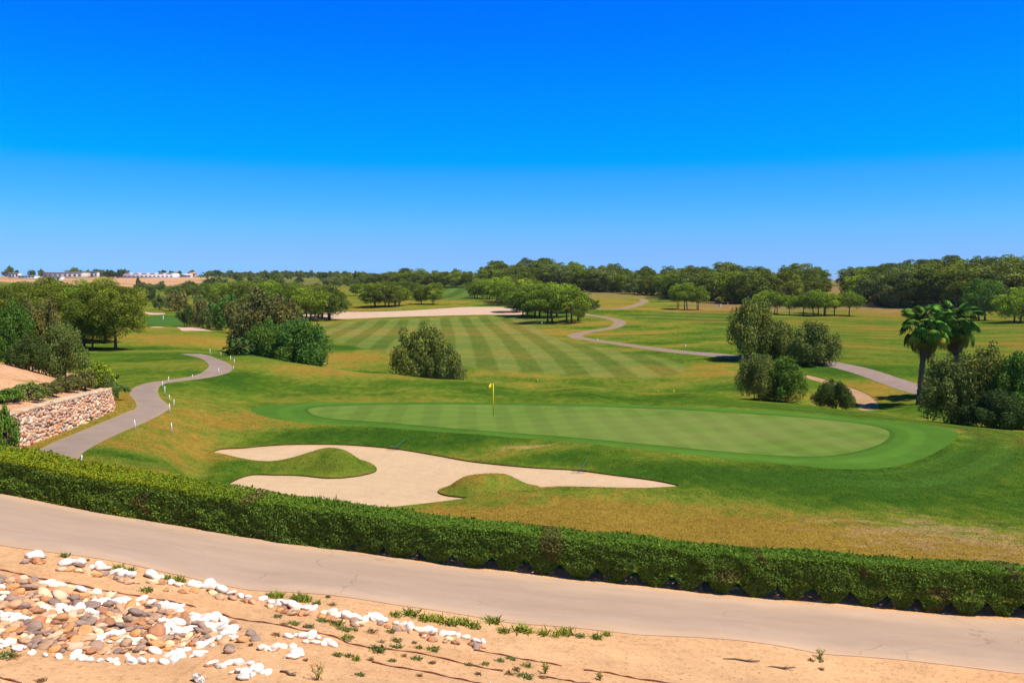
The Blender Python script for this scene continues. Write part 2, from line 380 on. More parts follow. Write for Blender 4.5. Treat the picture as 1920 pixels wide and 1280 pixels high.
def bsd(x, y):
    b = seg_sd(x, y, BUNK)
    return np.maximum(b, np.maximum(-seg_sd(x, y, M1), -seg_sd(x, y, M2)))
REG = [('bunker_sand', bsd), ('putting_green', lambda x, y: seg_sd(x, y, GREEN)), ('green_collar', lambda x, y: seg_sd(x, y, COLLAR)),
       ('road', lambda x, y: seg_sd(x, y, ROADP)), ('bare_soil', lambda x, y: np.minimum(seg_sd(x, y, SOILP), seg_sd(x, y, VERGE))),
       ('cart_path', lambda x, y: np.minimum(np.minimum(seg_sd(x, y, PATH1), seg_sd(x, y, PATH2)), np.minimum(seg_sd(x, y, PATH3), seg_sd(x, y, PATH4)))),
       ('dirt_track', lambda x, y: seg_sd(x, y, TRACK)),
       ('waste_sand', lambda x, y: np.minimum.reduce([seg_sd(x, y, SANDSTRIP)] + [seg_sd(x, y, s) for s in SB]))]
OFF = [-0.06, 0, 0, 0.012, 0.0, 0.02, -0.04, -0.05]

# ------------------------------------------------------------------ ground colour (true colour of turf, soil)
G_DRY = np.array((0.222, 0.150, 0.026)); G_MID = np.array((0.130, 0.152, 0.020)); G_GRN = np.array((0.064, 0.114, 0.011)); G_LUSH = np.array((0.033, 0.080, 0.009))
C_SOIL = np.array((0.56, 0.335, 0.18)); C_PINK = np.array((0.50, 0.28, 0.16))
PATCH = []   # (world x, world y, rx, ry, strength) : + lush, - dry
def patch(px, py, rx, ry, s, Y=None):
    p = hit1(px, py); PATCH.append((p[0], p[1], rx, ry, s))
for q in [(600, 815, 8, 1.8, .75), (800, 830, 7, 1.5, .6), (960, 845, 3, 1.2, -.25), (1050, 856, 4, 1.4, .6), (1230, 885, 3.5, 1.8, .6), (1250, 930, 3, 1.5, .12), (560, 870, 5, 2, .25), (430, 880, 1.6, 3.5, .45), (350, 870, 3, 3, -.25), (220, 850, 2.5, 1.0, .55), (300, 900, 5, 1.5, -.45),
          (900, 890, 1.5, 1, -.2), (960, 895, 1.0, 1.2, .35), (850, 970, 7, 1.7, -.55), (1050, 960, 5, 2.2, -.5), (1250, 1000, 6, 1.5, -.65), (1500, 1020, 6, 2.2, -.6), (1620, 1030, 5, 1.8, -.6), (1420, 900, 6, 3.0, .36), (1600, 930, 7, 3.5, .42), (1800, 900, 7, 4, .25), (1500, 960, 5, 1.2, -.1),
          (1850, 1040, 5, 1.5, -.35), (1500, 890, 4, 2, .4), (700, 740, 16, 4, .25), (1000, 735, 20, 4, .42), (1300, 750, 14, 3, .25), (460, 720, 9, 7, .1), (360, 790, 4, 4, -.35), (480, 745, 5, 2, -.25), (520, 690, 8, 5, -.3),
          (620, 700, 8, 4, -.25), (310, 725, 1.0, 2.5, .5), (440, 705, 2, 5, .5), (300, 690, 6, 5, .1), (250, 740, 1.2, 6, -.35), (1800, 850, 6, 3, .3), (1650, 800, 4, 3, .15), (400, 640, 14, 9, -.35), (300, 630, 9, 8, -.3), (330, 600, 14, 12, .55),
          (730, 690, 6, 5, .2), (700, 650, 14, 4, .5), (760, 625, 16, 5, -.5), (640, 670, 8, 6, -.4), (1010, 712, 25, 2, .3), (1100, 706, 14, 3, -.2), (1300, 700, 12, 6, -.25), (1380, 700, 8, 8, -.3), (1430, 720, 8, 5, .3), (1160, 560, 12, 14, -.3), (1140, 572, 10, 14, -.35), (1180, 625, 14, 5, -.4), (1260, 640, 14, 4, .35),
          (1330, 580, 18, 12, -.7), (1240, 562, 12, 14, .3), (1400, 640, 10, 10, -.2), (1600, 640, 25, 8, .1), (1640, 605, 20, 6, .3), (1680, 590, 10, 6, -.3), (1800, 630, 14, 6, -.25), (1620, 690, 8, 5, .3), (1650, 730, 4, 5, -.25), (1680, 745, 4, 5, -.2), (1570, 700, 3, 5, .3), (1690, 770, 5, 4, .2),
          (900, 705, 8, 4, -.3), (860, 700, 5, 5, .25)]:
    patch(*q)
SOILP2 = [(-24, 36, 10, 9)]
def inside(poly, x, y, w): return sm(w, -w, seg_sd(x, y, poly))
def ground_colour(x, y, z):
    n = x.shape
    # streaks: broad dry/green patches, elongated across the view as the mowing goes
    f = fbm(x / 9, y / 6, 21, 4) * 0.55 + fbm(x / 30, y / 16, 25, 3) * 0.45
    f = (f - 0.5) * 2.3
    far = sm(60, 110, y)
    lush = -0.07 - 0.05 * far + f * (0.60 + 0.25 * far)
    for px_, py_, rx, ry, s in PATCH:
        d = ((x - px_) / rx) ** 2 + ((y - py_) / ry) ** 2
        m = d < 9
        if m.any(): lush[m] = lush[m] + s * np.exp(-d[m])
    lush = lush + 0.60 * (fbm(x / 2.2, y / 1.2, 31, 4) - 0.5) + 0.55 * (fbm(x / 0.40, y / 0.5, 35, 3) - 0.5) + 0.5 * far * (fbm(x / 9, y / 5, 37, 4) - 0.5)
    t = np.clip(lush + 0.5, 0, 1)[:, None]
    c = np.where(t < 0.33, G_DRY + (G_MID - G_DRY) * (t / 0.33), np.where(t < 0.66, G_MID + (G_GRN - G_MID) * ((t - 0.33) / 0.33), G_GRN + (G_LUSH - G_GRN) * ((t - 0.66) / 0.34)))
    # mown stripes
    def stripes(mask, ph, a=0.16, light=(0.08, 0.125, 0.02), mixv=0.6):
        s = sm(-0.25, 0.25, np.sin(ph))[:, None]; mask = mask[:, None]
        l = np.array(light); base = c * (1 - mixv) + l * mixv * (0.85 + 0.6 * t - 0.35)
        cc = base * (1 + a * (2 * s - 1) * 1.3)
        return c * (1 - mask) + cc * mask
    m = inside(FAIR, x, y, 0.8)[:, None]; s = sm(-0.3, 0.3, np.sin((x + 0.062 * y + 0.00016 * (y - 120) ** 2) * 2 * math.pi / 5.5 + 0.6))[:, None]; dry = (1 - t) ** 2 * 0.55; lightc = np.array((0.128, 0.165, 0.038)) * (1 - dry) + np.array((0.23, 0.17, 0.05)) * dry; darkc = np.array((0.078, 0.118, 0.022)) * (1 - dry) + np.array((0.17, 0.115, 0.03)) * dry; c = c * (1 - m) + (c * .25 + .75 * (lightc * s + darkc * (1 - s))) * m
    m = inside(FAIR2, x, y, 2); c = stripes(m, (y + 0.35 * x) * 2 * math.pi / 14, 0.15, (0.085, 0.125, 0.022), 0.5)
    m = inside(FAIR3, x, y, 3); c = stripes(m, (x - 0.02 * y) * 2 * math.pi / 11, 0.14, (0.07, 0.14, 0.03), 0.8)
    m = inside(FGREEN, x, y, 2); c = stripes(m, x * 1.2, 0.03, (0.05, 0.12, 0.025), 0.8)
    # right meadow: mowing lines running across
    m = sm(0.28, 0.34, x / y) * sm(95, 120, y) * sm(290, 240, y) * 0.9; c = stripes(m, (y * 0.95 + 0.10 * x) * 2 * math.pi / 9.5 + 2 * fbm(x / 30, y / 30, 77, 2), 0.08, (0.11, 0.13, 0.02), 0.35)
    # concentric mowing right of the green
    cg = COLLAR.mean(0); d = seg_sd(x, y, COLLAR); m = sm(0.2, 0.8, d) * sm(4.5, 3.0, d) * sm(10, 18, x); c = stripes(m, d * 2 * math.pi / 1.9, 0.07, (0.045, 0.10, 0.015), 0.5)
    # bald and weedy bank on the right
    p = hit1_cache['bank']; q = np.exp(-(((x - p[0]) / 6.0) ** 2 + ((y - p[1]) / 3.0) ** 2)); k = sm(0.42, 0.6, q * 0.40 + 0.75 * fbm(x / 0.8, y / 0.30, 41, 4) - 0.16)[:, None] * sm(0.1, 0.4, q)[:, None]
    c = c * (1 - 0.6 * k) + np.array((0.30, 0.195, 0.09)) * 0.6 * k
    p = hit1_cache['bald']; q = np.exp(-(((x - p[0]) / 1.3) ** 2 + ((y - p[1]) / 0.35) ** 2)); k = (sm(0.35, 0.65, q * 0.6 + 0.5 * fbm(x / 0.5, y / 0.3, 43, 2) - 0.05) * sm(0.15, 0.4, q))[:, None]
    c = c * (1 - 0.6 * k) + np.array((0.34, 0.22, 0.10)) * 0.6 * k
    # bare earth: left bank, quarry slopes, woodland floor
    e = seg_sd(x, y, EMB)
    k = (sm(0.0, -0.3, e) * sm(0.30, 0.5, fbm(x / 1.5, y / 1.5, 51, 3) + 0.14))[:, None]; c = c * (1 - k) + C_PINK * k * (0.85 + 0.3 * fbm(x / 0.7, y / 0.7, 53, 3))[:, None]
    u = x / np.maximum(y, 1)
    k = (sm(660, 700, y) * sm(1010, 960, y) * sm(-0.33, -0.36, u) * 0.95 * sm(0.30, 0.45, fbm(x / 60, y / 22, 61, 3)))[:, None]; c = c * (1 - k) + np.array((0.46, 0.26, 0.15)) * k
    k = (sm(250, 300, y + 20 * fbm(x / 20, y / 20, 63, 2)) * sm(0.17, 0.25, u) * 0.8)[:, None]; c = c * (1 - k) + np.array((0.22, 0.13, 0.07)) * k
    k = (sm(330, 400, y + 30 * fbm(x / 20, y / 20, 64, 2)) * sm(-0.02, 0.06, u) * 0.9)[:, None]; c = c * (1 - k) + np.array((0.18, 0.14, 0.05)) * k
    k = (sm(1010, 1080, y))[:, None]; c = c * (1 - k) + np.array((0.06, 0.07, 0.03)) * k
    k = (sm(560, 700, y) * sm(-0.33, -0.28, u) * 0.8 * sm(0.4, 0.6, fbm(x / 60, y / 30, 71, 3)))[:, None]; c = c * (1 - k) + np.array((0.14, 0.11, 0.065)) * k
    return np.clip(c, 0.005, 0.95)
hit1_cache = {'bank': hit1(1820, 1010), 'bald': hit1(985, 838)}
print('regions', time.time() - T0)

def region_colour(r, x, y, z):
    name = REG[r][0]; n = len(x); f = fbm(x / 0.8, y / 0.8, 91, 3)[:, None]
    if name == 'bunker_sand':
        b = seg_sd(x, y, BUNK); k = (sm(-0.55, -0.1, b) * sm(0.45, 0.75, fbm(x / 2, y / 2, 95, 2) + sm(-4, -9, x) * 0.3) * 0.6)[:, None]
        rake = (0.985 + 0.03 * sm(-.5, .5, np.sin((y * 0.9 + 0.5 * x + 1.2 * np.sin(x / 3)) * 9)))[:, None]
        c = np.array((0.47, 0.335, 0.215)) * rake; return c * (1 - k) + np.array((0.46, 0.27, 0.14)) * k
    if name == 'putting_green':
        s = sm(-0.3, 0.3, np.sin((x + 0.05 * (y - 50)) * 2 * math.pi / 2.1))[:, None]; k = (sm(-4, 14, x + 3 * f[:, 0]) * sm(0.3, 0.7, fbm(x / 5, y / 3, 96, 3)) * 0.9)[:, None]
        s2 = sm(-0.5, 0.5, np.sin((y * 0.9 - 0.55 * x) * 2 * math.pi / 2.1))[:, None]
        c = np.array((0.100, 0.158, 0.030)) * (0.91 + 0.12 * s + 0.07 * s2); return c * (1 - 0.45 * k) + np.array((0.165, 0.17, 0.055)) * 0.45 * k
    if name == 'green_collar':
        d = seg_sd(x, y, GREEN); ring = (sm(0.9, 1.1, d) * sm(1.9, 1.7, d))[:, None]; inner = sm(0.35, 0.2, d)[:, None]
        c = np.array((0.058, 0.130, 0.018)) * (0.9 + 0.2 * f); c = c * (1 - 0.22 * inner); return c * (1 + 0.16 * ring)
    if name == 'road':
        # dust along both edges, worn wheel tracks
        d = -seg_sd(x, y, ROADP)
        k = (sm(0.7, 0.0, d + 0.45 * (f[:, 0] - 0.5)))[:, None]; c = np.array((0.365, 0.265, 0.205)) * (0.93 + 0.14 * fbm(x / 1.8, y / 0.25, 97, 4))[:, None] * np.ones((n, 1)); tr = (np.exp(-((d - 1.15) / 0.4) ** 2))[:, None]
        c = c * (1 - 0.07 * tr); return c * (1 - 0.75 * k) + np.array((0.47, 0.32, 0.22)) * 0.75 * k
    if name == 'bare_soil':
        k = sm(0.45, 0.75, fbm(x / 2.5, y / 1.2, 99, 3))[:, None]; r_ = sm(0.35, 0.5, x / (y + 3))[:, None] * 0.5
        c = C_SOIL * (1 - 0.5 * k) + np.array((0.52, 0.28, 0.14)) * 0.5 * k
        c = c * (1 - r_ * 0.4) + np.array((0.50, 0.25, 0.12)) * r_ * 0.4
        peb = sm(0.72, 0.8, vnoise(x / 0.05, y / 0.05, 98))[:, None]; return c * (1 - 0.22 * peb)
    if name == 'cart_path':
        d = -np.minimum(seg_sd(x, y, PATH1), seg_sd(x, y, PATH4)); k = (sm(0.4, 0.0, d) * sm(80, 60, y))[:, None]
        c = np.array((0.24, 0.185, 0.16)) * (0.9 + 0.2 * f); far = sm(110, 140, y)[:, None]
        c = c * (1 - far) + np.array((0.24, 0.175, 0.12)) * far; return c * (1 - 0.5 * k) + np.array((0.28, 0.21, 0.12)) * 0.5 * k
    if name == 'dirt_track': return np.array((0.36, 0.23, 0.13)) * (0.85 + 0.3 * f)
    return np.where((y > 100)[:, None], np.array((0.46, 0.33, 0.245)), 1) * (0.92 + 0.16 * f)

# ------------------------------------------------------------------ build the sheet, cut exactly along every region border
def build_ground():
    rows = [-5.0]
    while rows[-1] < 6500:
        y = rows[-1]
        if y < 8: d = 0.12
        elif y < 17.5: d = 0.05
        else: d = max(0.06, min((y + 3) ** 2 / 7500.0, 0.011 * y))
        rows.append(y + d)
    rows = np.array(rows)
    us = np.r_[-np.geomspace(3.0, 0.66, 50)[:-1], np.linspace(-0.66, 0.66, 1050), np.geomspace(0.66, 3.0, 50)[1:]]
    U, Yg = np.meshgrid(us, rows); X = U * (Yg + APEX); sh = X.shape
    x = X.ravel(); y = Yg.ravel(); z = terrain(x, y)
    print('grid', sh, time.time() - T0)
    S = np.stack([f(x, y) for _, f in REG])           # (R, n)
    lab = np.full(x.shape, len(REG)); 
    for r in range(len(REG) - 1, -1, -1): lab[S[r] < 0] = r
    idx = np.arange(x.size).reshape(sh)
    q = np.stack([idx[:-1, :-1], idx[:-1, 1:], idx[1:, 1:], idx[1:, :-1]], -1).reshape(-1, 4)
    L = lab[q]; pure = (L == L[:, :1]).all(1)
    # a quad is mixed only if labels differ
    out = {}
    mixed = q[~pure]
    XYZ = np.c_[x, y, z]
    extra = {r: ([], [], []) for r in range(len(REG) + 1)}   # verts, faces, skirt segments
    Sm = S
    for cell in mixed:
        pieces = [[np.r_[XYZ[i], Sm[:, i]] for i in cell]]
        for r in range(len(REG)):
            nxt = []
            for poly in pieces:
                vals = [p[3 + r] for p in poly]
                if all(v >= 0 for v in vals): nxt.append(poly); continue
                if all(v < 0 for v in vals): _emit(extra, r, poly, None); continue
                a_in, a_out, cuts = [], [], []
                m = len(poly)
                for i in range(m):
                    p, p2 = poly[i], poly[(i + 1) % m]; v, v2 = vals[i], vals[(i + 1) % m]
                    (a_in if v < 0 else a_out).append(p)
                    if (v < 0) != (v2 < 0):
                        t = v / (v - v2); c = p + (p2 - p) * t; c[3 + r] = 0.0
                        a_in.append(c); a_out.append(c); cuts.append(c)
                _emit(extra, r, a_in, cuts if len(cuts) == 2 else None)
                if len(a_out) > 2: nxt.append(a_out)
            pieces = nxt
        for poly in pieces: _emit(extra, len(REG), poly, None)
    print('cut', len(mixed), time.time() - T0)
    names = [n for n, _ in REG] + ['ground']; mats = [M_sand, M_green, M_green, M_road, M_soil, M_path, M_soil, M_sand, M_grass]
    for r, name in enumerate(names):
        fq = q[pure & (L[:, 0] == r)]
        used, inv = np.unique(fq, return_inverse=True); V = XYZ[used]; F = inv.reshape(-1, 4)
        off = OFF[r] if r < len(REG) else 0
        ev, ef, cuts = extra[r]
        Fl = list(F) if len(ef) else F
        VV = np.r_[V, np.array(ev).reshape(-1, 3)] if len(ev) else V
        base = len(V)
        for f in ef: Fl.append(np.array(f) + base)
        colour = ground_colour(VV[:, 0], VV[:, 1], VV[:, 2]) if r == len(REG) else region_colour(r, VV[:, 0], VV[:, 1], VV[:, 2])
        VV = VV.copy(); VV[:, 2] += off
        if off > 0:      # raised slab: its own side faces
            sv = []; 
            for a, b in cuts:
                k = len(VV) + len(sv); sv += [(a[0], a[1], a[2] + off), (b[0], b[1], b[2] + off), (b[0], b[1], b[2] - 0.05), (a[0], a[1], a[2] - 0.05)]; Fl.append(np.array([k, k + 1, k + 2, k + 3]))
            if sv: sv = np.array(sv); VV = np.r_[VV, sv]; colour = np.r_[colour, region_colour(r, sv[:, 0], sv[:, 1], sv[:, 2]) * 0.8]
        if r == len(REG):   # turf edge standing above each sunken sand surface
            sv = []; sc = []
            for rr in (0, 6, 7):
                for a, b in extra[rr][2]:
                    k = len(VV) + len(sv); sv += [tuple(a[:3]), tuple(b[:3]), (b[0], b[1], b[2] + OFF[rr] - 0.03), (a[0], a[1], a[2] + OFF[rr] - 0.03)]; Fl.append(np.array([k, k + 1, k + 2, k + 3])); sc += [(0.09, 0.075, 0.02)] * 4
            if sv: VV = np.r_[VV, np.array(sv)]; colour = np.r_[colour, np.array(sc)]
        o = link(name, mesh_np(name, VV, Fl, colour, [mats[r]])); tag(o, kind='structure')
        print(name, len(VV), time.time() - T0)
def _emit(extra, r, poly, cuts):
    if len(poly) < 3: return
    v, f, c = extra[r]; k = len(v); v += [tuple(p[:3]) for p in poly]; f.append(tuple(range(k, k + len(poly))))
    if cuts is not None: c.append((cuts[0][:3], cuts[1][:3]))
build_ground()
# ------------------------------------------------------------------ foliage
def leaves(r, cen, rad, n, size, aspect=0.55, up=0.35, shell=(0.55, 1.05), tones=None, droop=0.0):
    """n leaf quads spread through ellipsoidal tufts"""
    cen = np.asarray(cen, float); rad = np.asarray(rad, float)
    if rad.ndim == 1: rad = np.repeat(rad[:, None], 3, 1)
    a = rad[:, 0] * rad[:, 1] + rad[:, 1] * rad[:, 2]; k = r.choice(len(cen), n, p=a / a.sum())
    d = r.normal(size=(n, 3)); d[:, 2] += up; d /= np.linalg.norm(d, axis=1)[:, None]
    s = shell[0] + (shell[1] - shell[0]) * r.random(n) ** 0.6
    p = cen[k] + d * rad[k] * s[:, None]
    nrm = d + 0.9 * r.normal(size=(n, 3)); nrm /= np.linalg.norm(nrm, axis=1)[:, None]
    t = np.cross(nrm, r.normal(size=(n, 3))); t /= np.linalg.norm(t, axis=1)[:, None]
    b = np.cross(nrm, t); z = size * (0.6 + 0.8 * r.random(n))
    t = t * (z / 2)[:, None]; b = b * (z * aspect / 2)[:, None]
    V = np.stack([p - t, p - b * 1.0 , p + t, p + b], 1).reshape(-1, 3)
    if tones is None: tones = 0.68 + 0.64 * r.random((len(cen), 1)) * np.ones((1, 3))
    c = np.repeat(np.asarray(tones)[k], 4, 0)
    return V, np.arange(n * 4).reshape(-1, 4), c

def blobs_dome(r, n, R_, zc, zr, rb, flat=0.65, low=-0.5):
    C_, Rr = [], []
    for i in range(n):
        u = r.uniform(low, 1); th = i * 2.4 + r.uniform(-.4, .4); q = math.sqrt(max(0, 1 - u * u)); f = r.uniform(0.62, 1.0)
        C_.append((R_ * q * f * math.cos(th), R_ * q * f * math.sin(th), zc + zr * u * f)); s = rb * r.uniform(0.75, 1.3); Rr.append((s, s, s * flat))
    return np.array(C_), np.array(Rr)

def wood_mesh(name, r, trunks, cen, rad, limbs, tr, m, lean=0.4):
    mb = MB()
    for (x, y) in trunks:
        top = cen[:, 2].mean() ; lx, ly = r.uniform(-lean, lean, 2)
        pts = [(x, y, -0.3), (x + lx * .3, y + ly * .3, top * .33), (x + lx * .8, y + ly * .8, top * .66), (x + lx, y + ly, top)]
        mb.tube(pts, [tr * 1.25, tr * .95, tr * .75, tr * .4], 7)
        for j in r.choice(len(cen), min(limbs, len(cen)), replace=False):
            t = r.uniform(.35, .8); s = np.array(pts[1]) * (1 - t) + np.array(pts[2]) * t; e = cen[j]
            mb.tube([s, (s + e) / 2 + (0, 0, -0.1), s + (e - s) * 0.92], [tr * .42, tr * .28, tr * .12], 5)
    return mb.mesh(name, [m], True)

PROTO = {}
def proto(key, crown, trunk): PROTO.setdefault(key, []).append((crown, trunk))
def make_pine(key, H, R_, base, nb, n, leaf, seed, tr=0.16, trunks=((0, 0),), flat=.6, low=-.35, mt=None, aspect=.45):
    r = np.random.default_rng(seed); zc = base + (H - base) * 0.47; zr = (H - zc)
    c, rd = blobs_dome(r, nb, R_, zc, zr * 0.86, R_ * 0.29, flat, low); c[:, 2] = np.maximum(c[:, 2], base + R_ * .12)
    q = 1 - 0.22 * np.clip((zc - c[:, 2]) / (zc - base + .01), 0, 1); c[:, :2] *= q[:, None]
    c[:, 0] += r.uniform(-.12, .12) * R_; 
    V, F, col = leaves(r, c, rd, n, leaf, aspect, up=.5)
    k = H / np.percentile(V[:, 2], 99.7); V[:, 2] *= k; c[:, 2] *= k
    cm = mesh_np(key + '_crown', V, F, col, [L_pine], False)
    proto(key, cm, wood_mesh(key + '_trunk', r, trunks, c, rd, 7, tr, mt or M_bark))
def make_bush(key, seed, n, leaf, nb=34, feather=True, spikes=6):
    """unit bush: radius 1, height 1"""
    r = np.random.default_rng(seed)
    c, rd = [], []
    for i in range(nb):
        a = r.uniform(0, 6.283); e = r.uniform(0.0, 1.0) ** 0.8; q = r.uniform(.35, .95); rr = 0.20 + 0.56 * math.sin(min(1, e * 1.5 + .25) * math.pi / 2 + 0.0) * (1 - 0.55 * e ** 3)
        zz = 0.10 + 0.68 * e * (1 - .25 * q * q) ; sz = r.uniform(.13, .25)
        c.append((rr * q * math.cos(a), rr * q * math.sin(a), zz)); rd.append((sz, sz, sz * .9))
    c = np.array(c); rd = np.array(rd)
    for i in range(spikes * 2):      # uneven outline: sprays fanning outwards
        a = r.uniform(0, 6.28); el = r.uniform(.25, 1.4); L = r.uniform(.62, .86)
        for t in (.75, .9, 1.03):
            c = np.r_[c, [(L * t * math.cos(el) * math.cos(a) * 1.05, L * t * math.cos(el) * math.sin(a) * 1.05, .12 + L * t * math.sin(el) * 0.92)]]; rd = np.r_[rd, [(.17 * (1.35 - t * .6),) * 3]]
    tones = (0.8 + 0.4 * r.random((len(c), 1))) * np.array([[1, 1, 1]]); warm = r.random(len(c)) < 0.2; tones[warm] *= (1.15, 1.0, 0.85)
    V, F, col = leaves(r, c, rd, n, leaf, .5, up=.3, shell=(.35, 1.25), tones=tones)
    V[:, 2] = np.abs(V[:, 2]); k = 1 / np.percentile(V[:, 2], 99.6); V[:, 2] *= k; q = 1 / np.percentile(np.hypot(V[:, 0], V[:, 1]), 98); V[:, :2] *= q; c = c * (q, q, k)
    cm = mesh_np(key + '_foliage', V, F, col, [L_olive], False)
    proto(key, cm, wood_mesh(key + '_stems', r, [(r.uniform(-.2, .2), r.uniform(-.2, .2)) for _ in range(4)], c, rd, 6, 0.022, M_bark, .3))
for i in range(4): make_pine('near_pine', 8.2, 3.6, 0.9, 74, 30000, 0.19, 100 + i, 0.17, flat=.62, low=-.9, trunks=((0, 0),))
for i in range(5): make_pine('field_pine', 7.5, 3.9, 0.35, 64, 11000, 0.30, 200 + i, 0.17, low=-.85, trunks=((0, 0),) if i % 2 else ((-.5, 0), (.6, .2)))
for i in range(6): make_pine('wood_pine', 12, 5.1, 0.5, 66, 10500, 0.44, 300 + i, 0.24, mt=M_palebark, low=-.95, flat=.62)
for i in range(4): make_pine('trunk_pine', 7.5, 3.8, 1.5, 58, 10000, 0.29, 250 + i, 0.16, low=-.7, trunks=((0, 0),) if i % 2 else ((-.4, 0), (.5, .1)))
for i in range(4): make_bush('bush', 400 + i, 26000, 0.046)
for i in range(3): make_bush('shrub', 500 + i, 3500, 0.10, 16, spikes=4)
for i in range(3): make_bush('scrub', 600 + i, 700, 0.2, 10, spikes=3)

WORDS = ['', 'second', 'third', 'fourth', 'fifth', 'sixth', 'seventh', 'eighth', 'ninth', 'tenth', 'eleventh', 'twelfth', 'thirteenth', 'fourteenth', 'fifteenth', 'sixteenth', 'seventeenth', 'eighteenth', 'nineteenth']
def nth(i, n):
    if i == 0: return 'leftmost'
    if i == n - 1: return 'rightmost'
    if i < len(WORDS): return WORDS[i] + ' from left'
    k = i + 1; return '%d%s from left' % (k, 'st' if k % 10 == 1 and k % 100 != 11 else 'nd' if k % 10 == 2 and k % 100 != 12 else 'rd' if k % 10 == 3 and k % 100 != 13 else 'th')

def plant(name, key, x, y, sx, sy, sz, label, cat, group=None, m=None, rot=None, var=None, dz=0, parts=('crown', 'trunk'), rs=random):
    cm, tm = PROTO[key][rs.randrange(len(PROTO[key])) if var is None else var]
    root = bpy.data.objects.new(name, None); COL.objects.link(root); root.empty_display_size = 0.2
    root.location = (x, y, ground_at(x, y) + dz); root.rotation_euler.z = rs.uniform(0, 6.28) if rot is None else rot; root.scale = (sx, sy, sz)
    tag(root, label, cat, group)
    for nm, me in zip(parts, (cm, tm)):
        o = link(nm, me, root)
        if m and nm == parts[0]: o.material_slots[0].link = 'OBJECT'; o.material_slots[0].material = m
    return root
def xat(px, Y): return (px - 960) / FPX * Y * CT

# --- single trees and bushes: (px, Y, full height m, width m, ...)
def bush(px, Y, top_py, width_px, label, m, name='bush', cat='bush', key='bush', var=None, group=None, rot=None, depth=None, minh=1.0):
    x = xat(px, Y); g = ground_at(x, Y); top = P(px, top_py, Y)[2]; h = max(minh, top - g) * 1.02; w = width_px / FPX * Y / 2 * 1.02
    return plant(name, key, x, Y, w, (depth or w), h, label, cat, group, m, rot, var, parts=('foliage', 'stem'))
BUSHES = [
    # px, Y, top, width, label, material, variant, rot
    (505, 101, 553, 150, 'tall olive brown bush behind the crest left of centre', L_brown, 0, 0.3),
    (462, 105, 572, 70, 'brown tipped bush at left edge of the tall olive clump', L_brown, 1, 1.2),
    (500, 90, 602, 80, 'yellow green bush low in front of the tall brown one', L_green, 2, 0.2),
    (556, 88, 603, 112, 'bushy green shrub at right end of the crest clump', L_green, 1, 2.2),
    (585, 88, 625, 60, 'dark green bush leaning right beside the white rocks', L_green, 3, 4.0),
    (792, 98, 615, 112, 'lone grey green bush in front of the striped fairway', L_olive, 0, 2.0),
    (836, 97, 652, 76, 'low right side bush joined to the lone grey green one', L_olive, 2, 0.9),
    (1416, 113, 566, 110, 'tallest dark olive bush where the pale path ends', L_olive, 3, 0.4),
    (1455, 112, 604, 80, 'dark middle bush between the tallest one and round one', L_olive, 1, 0.4),
    (1526, 107, 606, 96, 'rounded grey olive bush beside the start of grey path', L_olive, 2, 3.4),
    (1428, 80, 668, 84, 'feathery grey green bush just behind the green on right', L_olive, 1, 5.1),
    (1476, 79, 676, 78, 'bright green bush just behind the green on right', L_green, 0, 0.7),
    (1570, 71, 716, 76, 'compact dark round bush beside the dirt track', L_dark, 3, 1.5),
    (1800, 64, 672, 125, 'wide grey green bush under the palms at right', L_olive, 2, 1.1),
    (1868, 63, 658, 130, 'tall leafy bush near the right edge behind the green', L_olive, 0, 4.4),
    (1935, 60, 668, 120, 'bush cut by the right edge of the view', L_green, 1, 2.9),
    (1880, 57, 735, 110, 'lower dark bush at foot of the right edge bushes', L_dark, 3, 3.8),
    (18, 47.5, 572, 84, 'deep green bush at the left edge above orange bank', L_green, 0, 2.4),
    (72, 49.5, 566, 92, 'olive bush with brown top on the orange bank', L_brown, 3, 0.2),
    (112, 48, 612, 84, 'grey green bush at right end of orange bank', L_olive, 1, 3.6),
    (48, 46.5, 630, 70, 'low dark bush between larger ones on orange bank', L_dark, 2, 3.6),
    (-30, 49, 575, 80, 'olive bush cut by the left edge of the view', L_olive, 2, 3.6),
]
for i, (px, Y, top, w_, lab, m, v, rt) in enumerate(BUSHES): bush(px, Y, top, w_, lab, m, var=v, rot=rt)
for px, Y, top, w_, lab, m in [
    (176, 45.5, 680, 54, 'yellow green shrub behind right end of stone wall', L_pine_light), (196, 45.2, 700, 26, 'small yellowish shrub where the stone wall curves back', L_olive),
    (150, 43.5, 694, 60, 'dry brown shrub above the stone wall, second from right', L_brown), (118, 42, 704, 66, 'straw coloured shrub above the middle of stone wall', L_brown),
    (82, 39.5, 716, 60, 'brownish low shrub on top edge of stone wall', L_brown), (44, 37.5, 718, 70, 'dull green shrub above left part of stone wall', L_olive),
    (8, 36.5, 730, 64, 'dark green shrub at left end above stone wall', L_green), (-4, 33.2, 762, 50, 'dark shrub covering left end of stone wall', L_green)]:
    bush(px, Y, top, w_, lab, m, 'shrub', 'shrub', 'shrub', minh=0.35, group='shrubs above the stone wall')
for i, (px, Y, top, w_, m) in enumerate([(345, 168, 574, 34, L_dark), (368, 170, 564, 40, L_brown), (392, 165, 566, 44, L_olive), (415, 160, 562, 46, L_green), (440, 150, 566, 44, L_brown), (432, 176, 552, 40, L_green),
                                         (404, 190, 556, 44, L_brown), (376, 200, 552, 34, L_olive)]):
    bush(px, Y, top, w_, 'bush in the mixed row beside the far bunkers, %s of eight' % ['leftmost', 'third from left', 'fourth from left', 'sixth from left', 'rightmost', 'seventh from left', 'fifth from left', 'second from left'][i] , m, 'bush', 'bush', 'shrub', group='bush row beside the far bunkers')
